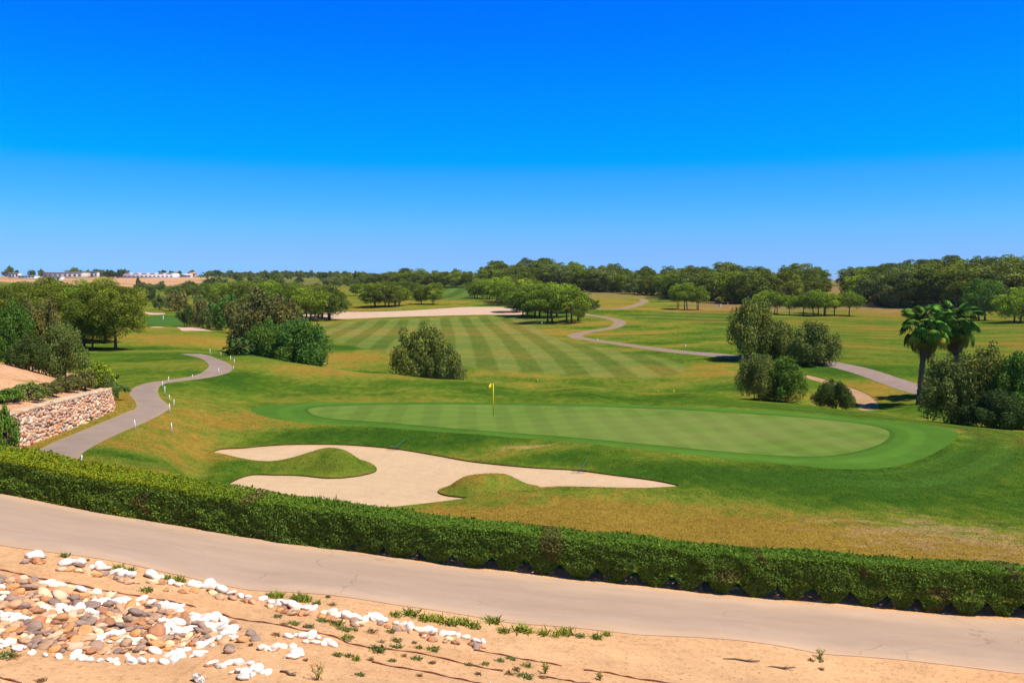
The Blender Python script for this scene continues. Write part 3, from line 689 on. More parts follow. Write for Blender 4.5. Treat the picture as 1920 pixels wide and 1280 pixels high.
for px, Y, top, w_, lab, m in [(298, 262, 552, 26, 'grey round bush beyond the far green, left one', L_olive), (330, 258, 545, 44, 'brown topped round bush beyond the far green', L_brown), (282, 360, 544, 18, 'small dark bush on the far left fairway', L_dark),
                               (1108, 262, 561, 30, 'small dark round bush right of the central pines', L_dark), (975, 283, 570, 24, 'brownish shrub at the right end of sandy strip', L_brown), (992, 270, 572, 22, 'rusty shrub below the central pines', L_brown), (930, 300, 566, 40, 'low brown heath shrub above the sandy strip', L_brown),
                               (1485, 235, 608 - 26, 0.1, 'x', L_dark)][:-1]:
    bush(px, Y, top, w_, lab, m, 'bush', 'bush', 'shrub')

def pines(lst, key, label, group, name='pine_tree', mats=(L_pine,), wid=1.0):
    """lst: (px, Y, top_py)"""
    H0 = {'near_pine': 8.2, 'field_pine': 7.5, 'trunk_pine': 7.5, 'wood_pine': 12}[key]
    lst = sorted(lst, key=lambda q: q[0]); n = len(lst)
    for i, q in enumerate(lst):
        px, Y, top = q[:3]; x = xat(px, Y); g = ground_at(x, Y); h = max(2.5, P(px, top, Y)[2] - g); s = h / H0; sw = s * wid * random.uniform(.9, 1.12) * (q[3] if len(q) > 3 else 1)
        plant(name, key, x, Y, sw, sw * random.uniform(.9, 1.1), s, label % nth(i, n), 'tree', group, m=(q[4] if len(q) > 4 else mats[random.randrange(len(mats))]))
pines([(212, 98, 524), (168, 97, 548, .8), (152, 98, 540, .9), (118, 100, 531), (82, 96, 534), (46, 99, 531), (8, 97, 536), (-32, 99, 534), (192, 109, 523), (150, 110, 527), (104, 111, 521), (62, 109, 529), (22, 111, 531), (-20, 108, 530)],
      'near_pine', 'dark green pine above the orange bank, %s in that clump', 'pines in the left clump', mats=(L_pine, L_wood, L_wood), wid=1.0)
pines([(615, 232, 534), (600, 238, 540), (578, 226, 541), (560, 232, 537), (540, 240, 531), (520, 236, 533), (500, 246, 529), (480, 242, 536), (460, 250, 530), (588, 262, 532), (552, 268, 528), (512, 272, 526), (470, 276, 527), (440, 268, 531), (424, 290, 532), (402, 300, 533)],
      'field_pine', 'round pine in the stand left of the sandy strip, %s', 'pines left of the sandy strip', mats=(L_pine, L_pine, L_wood), wid=1.15)
pines([(395, 400, 534), (380, 410, 530), (362, 400, 534), (345, 410, 531), (328, 400, 534), (412, 420, 530), (430, 430, 529), (318, 420, 537), (456, 440, 526), (485, 450, 526)],
      'field_pine', 'small far pine in front of the quarry slope, %s', 'pines before the quarry slope', mats=(L_pine, L_wood, L_green), wid=1.2)
pines([(703, 282, 531, 1.3), (724, 280, 531, 1.2), (744, 284, 536, 1.2), (676, 375, 531), (666, 380, 533), (696, 350, 530), (760, 330, 527), (782, 320, 530), (790, 292, 535, .9), (812, 290, 530), (740, 340, 528), (718, 350, 527)],
      'field_pine', 'pine in the loose group behind the sandy strip, %s', 'pines behind the sandy strip', mats=(L_pine, L_pine, L_wood), wid=1.05)
pines([(1032, 212, 539, 1.15), (1068, 210, 540, 1.15)], 'trunk_pine', 'bright pine standing foremost in the central clump, %s of two', 'foremost pines of the central clump', mats=(L_pine,))
pines([(1085, 216, 552, .7), (1008, 236, 534), (985, 240, 536), (1040, 232, 530), (968, 256, 535), (1012, 262, 527), (990, 275, 525), (950, 290, 528), (972, 300, 521), (932, 315, 523), (915, 330, 524), (892, 340, 526), (905, 348, 522), (945, 335, 518), (1066, 250, 533, .9)],
      'field_pine', 'bright pine in the central clump on the fairway, %s', 'pines of the central clump', mats=(L_pine, L_pine, L_pine_light), wid=1.1)
pines([(1272, 268, 532, .8, L_pine_light), (1287, 264, 530, .8, L_pine_light), (1309, 262, 537, .9, L_pine)], 'trunk_pine', 'small bright green pine before the dark wood, %s of three', 'three bright pines', wid=.95)
pines([(1434, 246, 545), (1456, 244, 548), (1482, 240, 552), (1508, 238, 549), (1527, 236, 546), (1548, 238, 548), (1566, 240, 550, .8), (1594, 240, 544, 1.05), (1443, 252, 543), (1536, 246, 543)],
      'trunk_pine', 'bright green pine in the row before the dark wood, %s', 'row of bright pines on the right', mats=(L_pine_light, L_pine), wid=1.0)
pines([(1845, 222, 522, 1.0, L_green), (1912, 205, 540, 1.1, L_pine_light), (1945, 210, 535, 1.1, L_pine)], 'field_pine', 'young green pine behind the palms at right, %s', 'young pines behind the palms', wid=1.0)

# --- the woods along the skyline
SKY = [(600, 517), (640, 516), (700, 508), (740, 504), (765, 501), (800, 506), (865, 500), (885, 505), (905, 502), (920, 493), (960, 488), (985, 485), (1060, 487), (1100, 493), (1200, 497), (1240, 501), (1320, 497), (1345, 493), (1400, 490), (1440, 501), (1490, 493), (1535, 496), (1552, 510), (1562, 522), (1580, 517), (1597, 496), (1640, 492), (1660, 497), (1685, 485), (1720, 485), (1750, 486), (1800, 477), (1830, 492), (1850, 479), (1920, 477), (2050, 480)]
FRONT = [(600, 560), (700, 520), (900, 470), (930, 410), (1040, 415), (1180, 388), (1280, 332), (1400, 292), (1480, 302), (1550, 345), (1600, 305), (1680, 276), (1920, 268), (2050, 262)]
sx_, sy_ = zip(*SKY); fx_, fy_ = zip(*FRONT)
wr = random.Random(5); woods = {'a': [], 'b': [], 'c': []}
for row, (dY, drop) in enumerate([(0, 17), (10, 9), (24, 4), (44, 0), (75, 2)]):
    px = 625 + wr.uniform(0, 20)
    while px < 2010:
        Y = np.interp(px, fx_, fy_) + dY * (1.4 if px < 900 else 1) + wr.uniform(-4, 4)
        gap = 1552 < px < 1592 and row < 4
        if not gap and not (px < 930 and row > 2):
            top = np.interp(px, sx_, sy_) + drop * (0.8 if px > 930 else 0.5) + wr.uniform(-4, 8) * (0.6 if px < 930 else 1)
            woods['a' if px < 915 else 'b' if px < 1565 else 'c'].append((px, Y, top, wr.uniform(.85, 1.25) * (1.25 if row == 0 else 1), [L_wood, L_wood, L_wood, L_pine, L_olive][wr.randrange(5)]))
        px += (6.4 + 2.0 * row) * 1600 / Y * wr.uniform(.75, 1.25)
print('woods', {k: len(v) for k, v in woods.items()})
random.seed(11)
for k, nm in (('a', 'far wood left of the central hill'), ('b', 'wood on the central hill'), ('c', 'tall wood at the right')):
    L = woods[k]
    for (px, Y, top, wd, m) in L:
        pass
    pines([(px, Y, top, wd, m) for px, Y, top, wd, m in L], 'wood_pine', 'dark pine in the ' + nm + ', %s', 'pines of the ' + nm, wid=1.0)
print('woods done', time.time() - T0)
# low scrub under the wood edges (fills the dark floor)
for i in range(60):
    px = 940 + i * 17 + random.uniform(-6, 6)
    if 1545 < px < 1600: continue
    Y = np.interp(px, fx_, fy_) + random.uniform(-2, 8); x = xat(px, Y); h = random.uniform(1.4, 3.2)
    plant('shrub', 'scrub', x, Y, random.uniform(1.5, 3), random.uniform(1.5, 3), h, 'low dark shrub along the foot of the woods, %s' % nth(i, 60), 'shrub', 'shrubs at the foot of the woods', random.choice([L_dark, L_wood, L_olive]), parts=('foliage', 'stem'))
# far plain: scattered trees
far = []
for px, top, Y in [(16, 498, 930), (30, 506, 960), (60, 506, 980), (80, 504, 900), (136, 501, 905), (152, 506, 930), (163, 505, 930), (178, 504, 960), (190, 505, 960), (204, 505, 940), (212, 506, 930), (232, 504, 930), (305, 506, 1000), (322, 507, 1050), (335, 507, 1060), (360, 506, 1050), (393, 507, 1050), (412, 506, 1000), (259, 518, 640), (262, 528, 600), (275, 530, 600), (300, 526, 590), (286, 531, 600)]:
    far.append((px, Y, top))
fr = random.Random(3)
for i in range(95):
    px = fr.uniform(395, 800); Y = fr.uniform(560, 1500) ; far.append((px, Y, None))
for i in range(10): far.append((fr.uniform(335, 420), fr.uniform(500, 720), None))
far.sort()
for i, (px, Y, top) in enumerate(far):
    x = xat(px, Y); g = ground_at(x, Y); h = max(4, P(px, top, Y)[2] - g) if top else fr.uniform(5, 9); w_ = h * fr.uniform(.5, .75) * (0.35 if px == 259 else 1)
    cm, _ = PROTO['shrub'][i % 3]
    o = link('tree', cm, None, (x, Y, g - 0.3)); o.scale = (w_, w_, h); o.rotation_euler.z = fr.uniform(0, 6); o.material_slots[0].link = 'OBJECT'; o.material_slots[0].material = fr.choice([L_dark, L_wood, L_olive, L_wood])
    tag(o, 'tiny distant tree on the plain at the horizon, %s' % nth(i, len(far)), 'tree', 'distant trees on the plain')
# the hazy far scrub that reads as one mass
r = np.random.default_rng(9); n = 900; px = r.uniform(380, 1000, n); Y = r.uniform(900, 1900, n); x = xat(px, Y); z = terrain(x, Y); cen = np.c_[x, Y, z + 1.5]; rad = np.c_[r.uniform(2.5, 6, n), r.uniform(2.5, 6, n), r.uniform(2, 4.2, n)]
V, F, c = leaves(r, cen, rad, 22000, 2.4, .6); me = mesh_np('far_scrub', V, F, c, [L_dark], False); tag(link('far_scrub', me), 'grey green scrub covering the far plain', 'scrub', kind='stuff')
# ------------------------------------------------------------------ palms
def fan(r, L, tilt, az, green, mb, rf=0.95, n=22):
    """fan leaf: petiole and folded pleated blade whose tips droop"""
    ca, sa = math.cos(az), math.sin(az)
    def W(s, o, z): return (s * ca - o * sa, s * sa + o * ca, z)
    droop = 0.18 + 0.30 * max(0, 0.9 - tilt)
    pt = [(0, 0)]; el = tilt; x = z = 0
    for i in range(6): x += L / 6 * math.cos(el); z += L / 6 * math.sin(el); el -= droop / 6 * 2.2; pt.append((x, z))
    mb.tube([W(a, 0, b) for a, b in pt], [0.035] * 6 + [0.02], 4, (0.16, 0.17, 0.05))
    V = []; F = []; cc = []
    for i in range(n + 1):
        t = (i / n - 0.5) * 2; ang = t * 1.75; fold = 0.07 * (1 if i % 2 else -1)
        rr = rf * (1 - 0.30 * abs(t) ** 2) * (1.0 if i % 2 else 0.38)
        for k, q in enumerate((0.05, .45, .75, 1.0)):
            s = rr * q * math.cos(ang); o = rr * q * math.sin(ang); sag = -0.85 * q ** 2.2 * rr - 0.18 * abs(o) * q
            ex, ez = math.cos(el), math.sin(el)
            V.append(W(x + s * ex - (sag + fold * q) * ez * .6, o * (1 if q < 1 else .96), z + s * ez + (sag + fold * q) * max(.25, ex)))
            g = np.array(green) * (1 + .15 * (k == 0)) ; cc.append(g if q < .95 else g * .7 + np.array((.13, .12, .04)) * .3)
    for i in range(n):
        for k in range(3):
            if k == 2 and i % 2: continue
            a = i * 4 + k; F.append((a, a + 1, a + 5, a + 4))
    mb.add(V, F, np.array(cc))
def palm(px, Y, crown_py, label, seed, lean=(0, 0)):
    r = np.random.default_rng(seed); x = xat(px, Y); g = ground_at(x, Y); top = P(px, crown_py, Y)[2]; H = top - g
    root = bpy.data.objects.new('palm_tree', None); COL.objects.link(root); root.location = (x, Y, g); tag(root, label, 'palm tree', 'fan palms')
    mb = MB(); n = 26
    mb.tube([(lean[0] * (i / n) ** 1.5, lean[1] * (i / n), -0.3 + (H + .3) * i / n) for i in range(n + 1)], [0.30 - .08 * min(1, i / 6) + 0.04 * (i % 2) for i in range(n + 1)], 10, (0.16, 0.11, 0.075))
    for i in range(120):   # broken leaf bases on the trunk
        h = r.uniform(0.1, H * .75); a = r.uniform(0, 6.28); k = h / H; cx, cy = lean[0] * k ** 1.5, lean[1] * k; s = r.uniform(.08, .2)
        c, s_ = math.cos(a), math.sin(a); q = .27
        mb.add([(cx + q * c - .07 * s_, cy + q * s_ + .07 * c, h), (cx + q * c + .07 * s_, cy + q * s_ - .07 * c, h), (cx + (q + s) * c, cy + (q + s) * s_, h + r.uniform(-.12, .22))], [(0, 1, 2)], np.array((0.30, 0.17, 0.11)) * r.uniform(.5, 1.2))
    link('trunk', mb.mesh('palm_trunk', [M_attr_palm]), root)
    mb = MB()   # skirt of dead leaves
    for i in range(620):
        a = r.uniform(0, 6.28); h0 = r.uniform(-1.4, .3); L = r.uniform(.9, 1.9); ra = r.uniform(.25, .95) * (1 + .12 * h0); c, s_ = math.cos(a), math.sin(a); w_ = r.uniform(.03, .09)
        z0 = H + h0; x0, y0 = lean[0] + ra * .5 * c, lean[1] + ra * .5 * s_; x1, y1 = lean[0] + ra * c, lean[1] + ra * s_; x2, y2 = lean[0] + (ra * .8) * c, lean[1] + (ra * .8) * s_
        zb = max(H - 3.5 + r.uniform(0, .5), z0 - L - .4)
        cc = np.array((0.16, 0.095, 0.06)) * r.uniform(.5, 1.5)
        mb.add([(x0 - w_ * s_, y0 + w_ * c, z0), (x0 + w_ * s_, y0 - w_ * c, z0), (x1 + w_ * s_, y1 - w_ * c, z0 - .5), (x1 - w_ * s_, y1 + w_ * c, z0 - .5), (x2 + w_ * .4 * s_, y2 - w_ * .4 * c, zb), (x2 - w_ * .4 * s_, y2 + w_ * .4 * c, zb)], [(0, 1, 2, 3), (3, 2, 4, 5)], cc)
    link('dead_leaf_skirt', mb.mesh('palm_skirt', [M_attr_palm]), root)
    nf = 62
    for i in range(nf):
        mb = MB(); t = i / (nf - 1); tilt = 1.45 - 2.05 * t ** .9 + r.uniform(-.2, .2); az = i * 2.4 + r.uniform(-.2, .2)
        green = np.array((0.085, 0.20, 0.022)) * r.uniform(.6, 1.7) if t < .72 else np.array((0.30, 0.30, 0.035)) * r.uniform(.5, 1.2)
        if t > .9: green = np.array((0.20, 0.13, 0.06))
        fan(r, r.uniform(1.0, 1.95) * (1.0 if t > .2 else .75), tilt, az, green, mb, 1.0)
        o = link('frond', mb.mesh('palm_frond', [L_palm]), root); o.location = (lean[0], lean[1], H + 0.1 - .8 * t)
M_attr_palm = surface('palm_fibre', [(8, 0.75, 1.2, None)], 0, 0, 0.95)
palm(1732, 76, 606, 'left fan palm with brown skirt and bare trunk', 1, (0.45, 0))
palm(1800, 79, 600, 'right fan palm rising behind the grey green bushes', 2, (-0.2, 0))
# dwarf fan palms
def dwarf(px, Y, top, label, seed):
    r = np.random.default_rng(seed); x = xat(px, Y); g = ground_at(x, Y); h = P(px, top, Y)[2] - g
    root = bpy.data.objects.new('dwarf_palm', None); COL.objects.link(root); root.location = (x, Y, g); root.scale = (h / 1.7,) * 3; tag(root, label, 'dwarf palm')
    for i in range(54):
        mb = MB(); t = i / 53; fan(r, r.uniform(.5, .9), 1.4 - 1.35 * t, i * 2.4, np.array((0.05, 0.11, 0.022)) * r.uniform(.6, 1.4), mb, .36, 16)
        o = link('frond', mb.mesh('dwarf_frond', [L_palm]), root); o.location = (r.uniform(-.3, .3), r.uniform(-.3, .3), .15 + .35 * r.random())
    mb = MB(); mb.tube([(0, 0, -.3), (0, 0, .5)], [.2, .15], 8, (.12, .08, .05)); link('trunk', mb.mesh('dwarf_trunk', [M_attr_palm]), root)
dwarf(171, 48.2, 664, 'dark dwarf fan palm behind the end of stone wall', 21)
dwarf(447, 81, 624, 'dwarf fan palm left of the crest clump of bushes', 22)

# ------------------------------------------------------------------ stones
def rock_mesh(name, seed, sub=3, rough=0.16, sq=(1, .8, .6), mats=()):
    import bmesh
    bm = bmesh.new(); bmesh.ops.create_icosphere(bm, subdivisions=sub, radius=1.0); V = np.array([v.co[:] for v in bm.verts]); F = np.array([[v.index for v in f.verts] for f in bm.faces]); bm.free()
    n = fbm(V[:, 0] * 1.1 + seed * 7.1, V[:, 1] * 1.1 + V[:, 2] * 1.7 + seed, seed, 2) - 0.5; n2 = fbm(V[:, 2] * 2.5 + seed, V[:, 0] * 2.5 - V[:, 1] * 1.3, seed + 5, 3) - .5
    V = V * (1 + 2.2 * rough * n + 0.8 * rough * n2)[:, None] * np.array(sq)
    me = mesh_np(name, V, F, None, mats, True); return me
def stonemat(name, col, var=0.25, sc=9, spots=None):
    m, nt, b, out = mat(name); oi = N(nt, 'ShaderNodeObjectInfo')
    c = mul(nt, tuple(col), ramp(nt, noise(nt, sc, 5, .7), [(0.25, g3(1 - var)), (0.75, g3(1 + var * .7))]))
    c = mul(nt, c, ramp(nt, oi.outputs['Random'], [(0, (.78, .80, .84)), (.5, (1, 1, 1)), (1, (1.18, 1.08, .95))]))
    if spots: c2 = mul(nt, c, tuple(spots)); mx = N(nt, 'ShaderNodeMix', data_type='RGBA'); nt.links.new(ramp(nt, noise(nt, 22, 3, .6), [(.52, g3(0)), (.58, g3(1))]), mx.inputs[0]); nt.links.new(c, mx.inputs[6]); nt.links.new(c2, mx.inputs[7]); c = mx.outputs[2]
    nt.links.new(c, b.inputs['Base Color']); b.inputs['Roughness'].default_value = .75; bump(nt, b, noise(nt, 30, 4, .6), .25, .01); return m
S_white = stonemat('white_marble', (0.72, 0.66, 0.60), .10, 9)
S_kinds = {'tan': stonemat('tan_stone', (0.50, 0.31, 0.19)), 'rust brown': stonemat('rust_stone', (0.40, 0.19, 0.10)), 'grey brown': stonemat('grey_stone', (0.30, 0.21, 0.17)), 'pale cream': stonemat('cream_stone', (0.66, 0.48, 0.32), .12), 'orange': stonemat('orange_stone', (0.55, 0.28, 0.12))}
S_spot = stonemat('speckled_stone', (0.62, 0.55, 0.5), .2, 12, (.25, .22, .22))
ROCKS = [rock_mesh('pebble_shape', 40 + i, 3, .32, sq, [S_white]) for i, sq in enumerate([(1, .8, .50), (1, .7, .42), (1, .9, .58), (1, .62, .48), (1, .85, .40), (1, .75, .52)])]
SHARP = [rock_mesh('rubble_shape', 60 + i, 2, .34, (1, .85, .7), [S_white]) for i in range(4)]
sr = random.Random(21)
def stone(name, px, py, wpx, m, rise=0.35, h=None, meshes=ROCKS):
    """a stone seen at a frame position; it is sunk a little into the soil it lies on"""
    me = meshes[sr.randrange(len(meshes))]; p = hit1(px, py); s = wpx / FPX * p[1] / 2
    o = link(name, me, None, (p[0], p[1] , p[2] + s * rise)); o.scale = (s, s * sr.uniform(.85, 1.15), s * (h or sr.uniform(.85, 1.15)))
    o.rotation_euler = (sr.uniform(-.45, .45), sr.uniform(-.45, .45), sr.uniform(0, 6.28)); o.material_slots[0].link = 'OBJECT'; o.material_slots[0].material = m; return o
Z7 = lambda pts: [(x / 3, 980 + y / 3) for x, y in pts]; Z8 = lambda pts: [(480 + x / 2.667, 960 + y / 2.667) for x, y in pts]
row = Z7([(160, 184), (200, 186), (240, 190), (365, 225), (412, 224), (450, 232), (508, 252), (560, 250), (600, 253), (650, 280), (690, 290), (730, 298), (860, 298), (900, 306), (960, 335), (1005, 345), (1075, 345), (1110, 352), (1170, 352), (1205, 358), (1250, 380), (1300, 392), (1355, 408), (1395, 412), (1475, 425), (1530, 440), (1570, 455), (1625, 458), (1660, 470), (1725, 475), (1760, 482), (1860, 505), (1900, 515)]) + \
      Z8([(340, 500), (380, 507), (420, 515), (460, 521), (500, 527), (545, 535), (600, 530), (640, 540), (700, 552), (735, 558), (770, 572), (810, 583), (850, 592), (880, 600), (930, 605), (965, 608), (1010, 612), (1050, 622), (1100, 640), (1135, 645)])
row.sort()
for i, (px, py) in enumerate(row):
    o = stone('white_boulder', px, py + 3, sr.choice((16, 19, 22, 26, 31)), S_white, .35); tag(o, 'white boulder in the row beside the road, %s' % nth(i, len(row)), 'boulder', 'white boulders in a row beside the road')
fr_ = []
for i, (px, py) in enumerate(row):
    for k in range(sr.choice((1, 1, 2))): fr_.append((px + sr.uniform(-10, 14), py + sr.uniform(10, 17), sr.choice(list(S_kinds)), sr.uniform(14, 23)))
for kind in S_kinds:
    L = sorted(q for q in fr_ if q[2] == kind)
    for i, q in enumerate(L): tag(stone('cobble', q[0], q[1], q[3], S_kinds[kind], .25), '%s cobble below the white boulder row, %s of this colour' % (kind, nth(i, len(L))), 'cobble', 'cobbles below the white boulder row')
# white stone figure in the cobble bed
arms = [[(0, 690), (20, 690), (100, 705), (180, 722), (250, 735), (330, 742), (420, 745), (500, 760), (560, 765), (620, 755), (660, 780), (740, 768), (850, 765), (930, 775), (1020, 745), (1080, 740), (1150, 715), (1200, 680)],
        [(0, 660), (60, 672), (120, 690)], [(720, 735), (800, 720), (870, 715), (960, 735), (1050, 705), (1120, 690), (1180, 660), (1240, 650), (1290, 640)], [(1200, 640), (1260, 620), (1320, 610)], [(1200, 600), (1250, 590), (1300, 580)], [(1180, 570), (1230, 560), (1260, 545)], [(1320, 640), (1290, 600)],
        [(1215, 535), (1170, 525), (1130, 515), (1080, 505), (1100, 530), (1150, 545)], [(1010, 492), (960, 472), (900, 455), (850, 442), (990, 478), (930, 462)], [(800, 425), (770, 450), (710, 415), (690, 440), (640, 430), (590, 436), (545, 440)],
        [(255, 472), (300, 480), (350, 476), (400, 486), (450, 478), (500, 485), (530, 500), (330, 492)], [(0, 505), (40, 512), (80, 520), (130, 530), (20, 530), (70, 540)], [(545, 640), (590, 628), (640, 616), (690, 610), (710, 635), (680, 660), (620, 668), (560, 660)], [(740, 650), (790, 640), (760, 675)],
        [(860, 570), (910, 550), (960, 545), (1000, 560), (950, 585), (1040, 585), (1090, 592), (1000, 610), (940, 610)],
        [(1190, 790), (1230, 800), (1280, 790), (1340, 780), (1400, 790), (1450, 815), (1500, 835), (1350, 820), (1420, 845), (1370, 860), (1300, 835)],
        [(1480, 690), (1520, 700), (1560, 690), (1600, 685), (1650, 690), (1700, 715), (1620, 740), (1680, 738)], [(1620, 635), (1670, 625), (1740, 625), (1720, 655), (1790, 640), (1840, 665), (1860, 672), (1780, 665)], [(235, 330), (290, 340), (330, 345)], [(430, 357), (490, 368), (550, 385)], [(0, 360), (30, 385), (10, 410)]]
wh = []
for arm in arms:
    for j, (x, y) in enumerate(arm):
        px, py = x / 3, 980 + y / 3; wh.append((px + sr.uniform(-2, 2), py + 4 + sr.uniform(-2, 2)))
        if j + 1 < len(arm) and sr.random() < .45: wh.append(((px * 3 + arm[j + 1][0]) / 6, (py + 980 + arm[j + 1][1] / 3) / 2 + 6))
wh.sort()
WS = []
for i, (px, py) in enumerate(wh):
    o = stone('white_stone', px, py, sr.choice((14, 17, 20, 24, 28)), S_white, .25); WS.append((px, py)); tag(o, 'white stone of the curls in the cobble bed, %s' % nth(i, len(wh)), 'stone', 'white stones laid in curls')
bed = np.array([(x / 3, 980 + y / 3) for x, y in [(-60, 315), (150, 312), (350, 352), (600, 420), (860, 455), (1050, 520), (1190, 580), (1210, 640), (1080, 700), (950, 720), (800, 725), (560, 740), (300, 725), (100, 700), (-60, 680)]])
cand = []
for t in range(12000):
    px, py = sr.uniform(-20, 405), sr.uniform(1083, 1228)
    if seg_sd(np.array([px]), np.array([py]), bed)[0] > 0: continue
    s = sr.choice((17, 20, 24, 28, 33)) * sr.uniform(.9, 1.1)
    if all((px - a) ** 2 + ((py - b) * 1.8) ** 2 > (0.29 * (s + c)) ** 2 for a, b, c, _ in cand) and all((px - a) ** 2 + ((py - b) * 1.8) ** 2 > (7 + .22 * s) ** 2 for a, b in WS): cand.append((px, py, s, sr.choice(['tan', 'tan', 'rust brown', 'grey brown', 'grey brown', 'pale cream', 'orange'])))
for px, py, s, k in [(430, 1215, 20, 'grey brown'), (470, 1190, 24, 'grey brown'), (455, 1202, 28, 'orange'), (478, 1200, 18, 'grey brown'), (437, 1170, 16, 'rust brown'), (445, 1180, 22, 'tan'), (420, 1205, 26, 'tan'), (430, 1222, 26, 'grey brown')]: cand.append((px, py, s, k))
print('bed stones', len(cand), 'white', len(wh), len(row), len(fr_))
for kind in S_kinds:
    L = sorted(q for q in cand if q[3] == kind)
    for i, q in enumerate(L): tag(stone('cobble', q[0], q[1], q[2], S_kinds[kind], .3, h=.95), '%s cobble in the stone bed, %s of its colour' % (kind, nth(i, len(L))), 'cobble', 'cobbles in the stone bed')
tag(stone('stone', 373, 1276, 30, S_spot, .35), 'grey speckled stone at the bottom edge of the view', 'stone')
tag(stone('stone', 588, 1252 - 4, 9, S_kinds['rust brown'], .3), 'small brown stone lying alone on the sand', 'stone')
for px, py, s in [(598, 682, 9), (607, 684, 8), (591, 682, 6)]: tag(stone('rock', px, py, s, S_kinds['pale cream'], .5, meshes=SHARP), 'pale rock below the dark bush on the crest, %s of three' % {598: 'middle', 607: 'rightmost', 591: 'leftmost'}[px], 'rock', 'pale rocks on the crest')
tag(stone('rock', 146, 716, 16, S_kinds['orange'], .6, meshes=SHARP), 'orange rock behind the shrubs on the left bank', 'rock')

# ------------------------------------------------------------------ dry stone wall
def wall():
    line = spline(WALL_BASE[1:], False, 12); r = np.random.default_rng(8); root = bpy.data.objects.new('stone_wall', None); COL.objects.link(root); c0 = line[len(line) // 2]; root.location = (c0[0], c0[1], ground_at(c0[0] + .8, c0[1])); tag(root, 'curved retaining wall of pink and grey rubble stones on the left', 'wall')
    off = np.array(root.location); seg = np.r_[0, np.cumsum(np.linalg.norm(np.diff(line, axis=0), axis=1))]; L = seg[-1]
    import bmesh
    bm = bmesh.new(); bmesh.ops.create_icosphere(bm, subdivisions=2, radius=1.0); IV = np.array([v.co[:] for v in bm.verts]); IF = [[v.index for v in f.verts] for f in bm.faces]; bm.free()
    def at(s): return np.array([np.interp(s, seg, line[:, 0]), np.interp(s, seg, line[:, 1])])
    def nor(s): d = at(min(s + .2, L)) - at(max(s - .2, 0)); d /= np.linalg.norm(d); return np.array([d[1], -d[0]]), d
    mb = MB(); core = MB(); cop = MB(); pal = np.array([(.40, .27, .20), (.45, .32, .25), (.34, .27, .24), (.46, .36, .28), (.38, .20, .14), (.30, .26, .24), (.50, .40, .33), (.44, .25, .15)])
    prev = None; ns = 90; CV = []; 
    for i in range(ns + 1):
        s = L * i / ns; p = at(s); n, d = nor(s); gz = ground_at(*(p + n * .5)); tz = top_at(s / L, gz)
        CV.append([(*(p + n * .02), gz - .3), (*(p + n * -.12), tz - .03), (*(p - n * .55), tz - .03), (*(p - n * .55), gz - .3)])
        if i % 2 == 0:
            pass
    CV = np.array(CV).reshape(-1, 3) - off
    core.add(CV, [(i * 4 + k, (i + 1) * 4 + k, (i + 1) * 4 + k + 1, i * 4 + k + 1) for i in range(ns) for k in range(3)] + [(0, 1, 2, 3), (ns * 4, ns * 4 + 3, ns * 4 + 2, ns * 4 + 1)], (.30, .20, .13))
    s = 0.05
    rows = 11
    for j in range(rows):
        s = r.uniform(0, .15)
        while s < L:
            w_ = r.uniform(.12, .34); p = at(s + w_ / 2); n, d = nor(s + w_ / 2); gz = ground_at(*(p + n * .5)); tz = top_at((s + w_ / 2) / L, gz); hh = (tz - gz + .1) / rows
            zc = gz - .05 + hh * (j + .5) + r.uniform(-.07, .07); k = (zc - gz) / max(tz - gz, .1)
            V = IV * (1 + .28 * (r.random((len(IV), 1)) - .5)) * (w_ * .54, .11, hh * r.uniform(.5, .85))
            a = r.uniform(-.8, .8); V = np.c_[V[:, 0] * math.cos(a) - V[:, 2] * math.sin(a), V[:, 1], V[:, 0] * math.sin(a) + V[:, 2] * math.cos(a)]
            c = p + n * (.03 - .14 * k + r.uniform(-.02, .03)); W = np.c_[c[0] + V[:, 0] * d[0] + V[:, 1] * n[0], c[1] + V[:, 0] * d[1] + V[:, 1] * n[1], zc + V[:, 2]] - off
            mb.add(W, IF, pal[r.integers(len(pal))] * r.uniform(.85, 1.3) * (1.25, 1.1, .95)); s += w_ * .98
    s = 0
    while s < L:   # coping of pale slabs
        w_ = r.uniform(.5, .9); p = at(min(s + w_ / 2, L)); n, d = nor(min(s + w_ / 2, L)); gz = ground_at(*(p + n * .5)); tz = top_at(min(1, (s + w_ / 2) / L), gz); c = p - n * .32
        cop.box((c[0] - off[0], c[1] - off[1], tz + .035 - off[2]), (w_ * 1.0, .62, .11), math.atan2(d[1], d[0]), np.array((.50, .36, .25)) * r.uniform(.85, 1.1)); s += w_
    link('rubble_stones', mb.mesh('rubble', [M_attr], True), root); link('core', core.mesh('core', [M_attr]), root)
    o = link('coping', cop.mesh('coping', [M_attr]), root); bv = o.modifiers.new('b', 'BEVEL'); bv.width = .025; bv.segments = 2
def top_at(t, gz): return gz + np.interp(t, [0, .2, .35, .6, .8, .92, 1], [1.35, 1.4, 1.38, 1.25, 1.05, .75, .4])
wall()

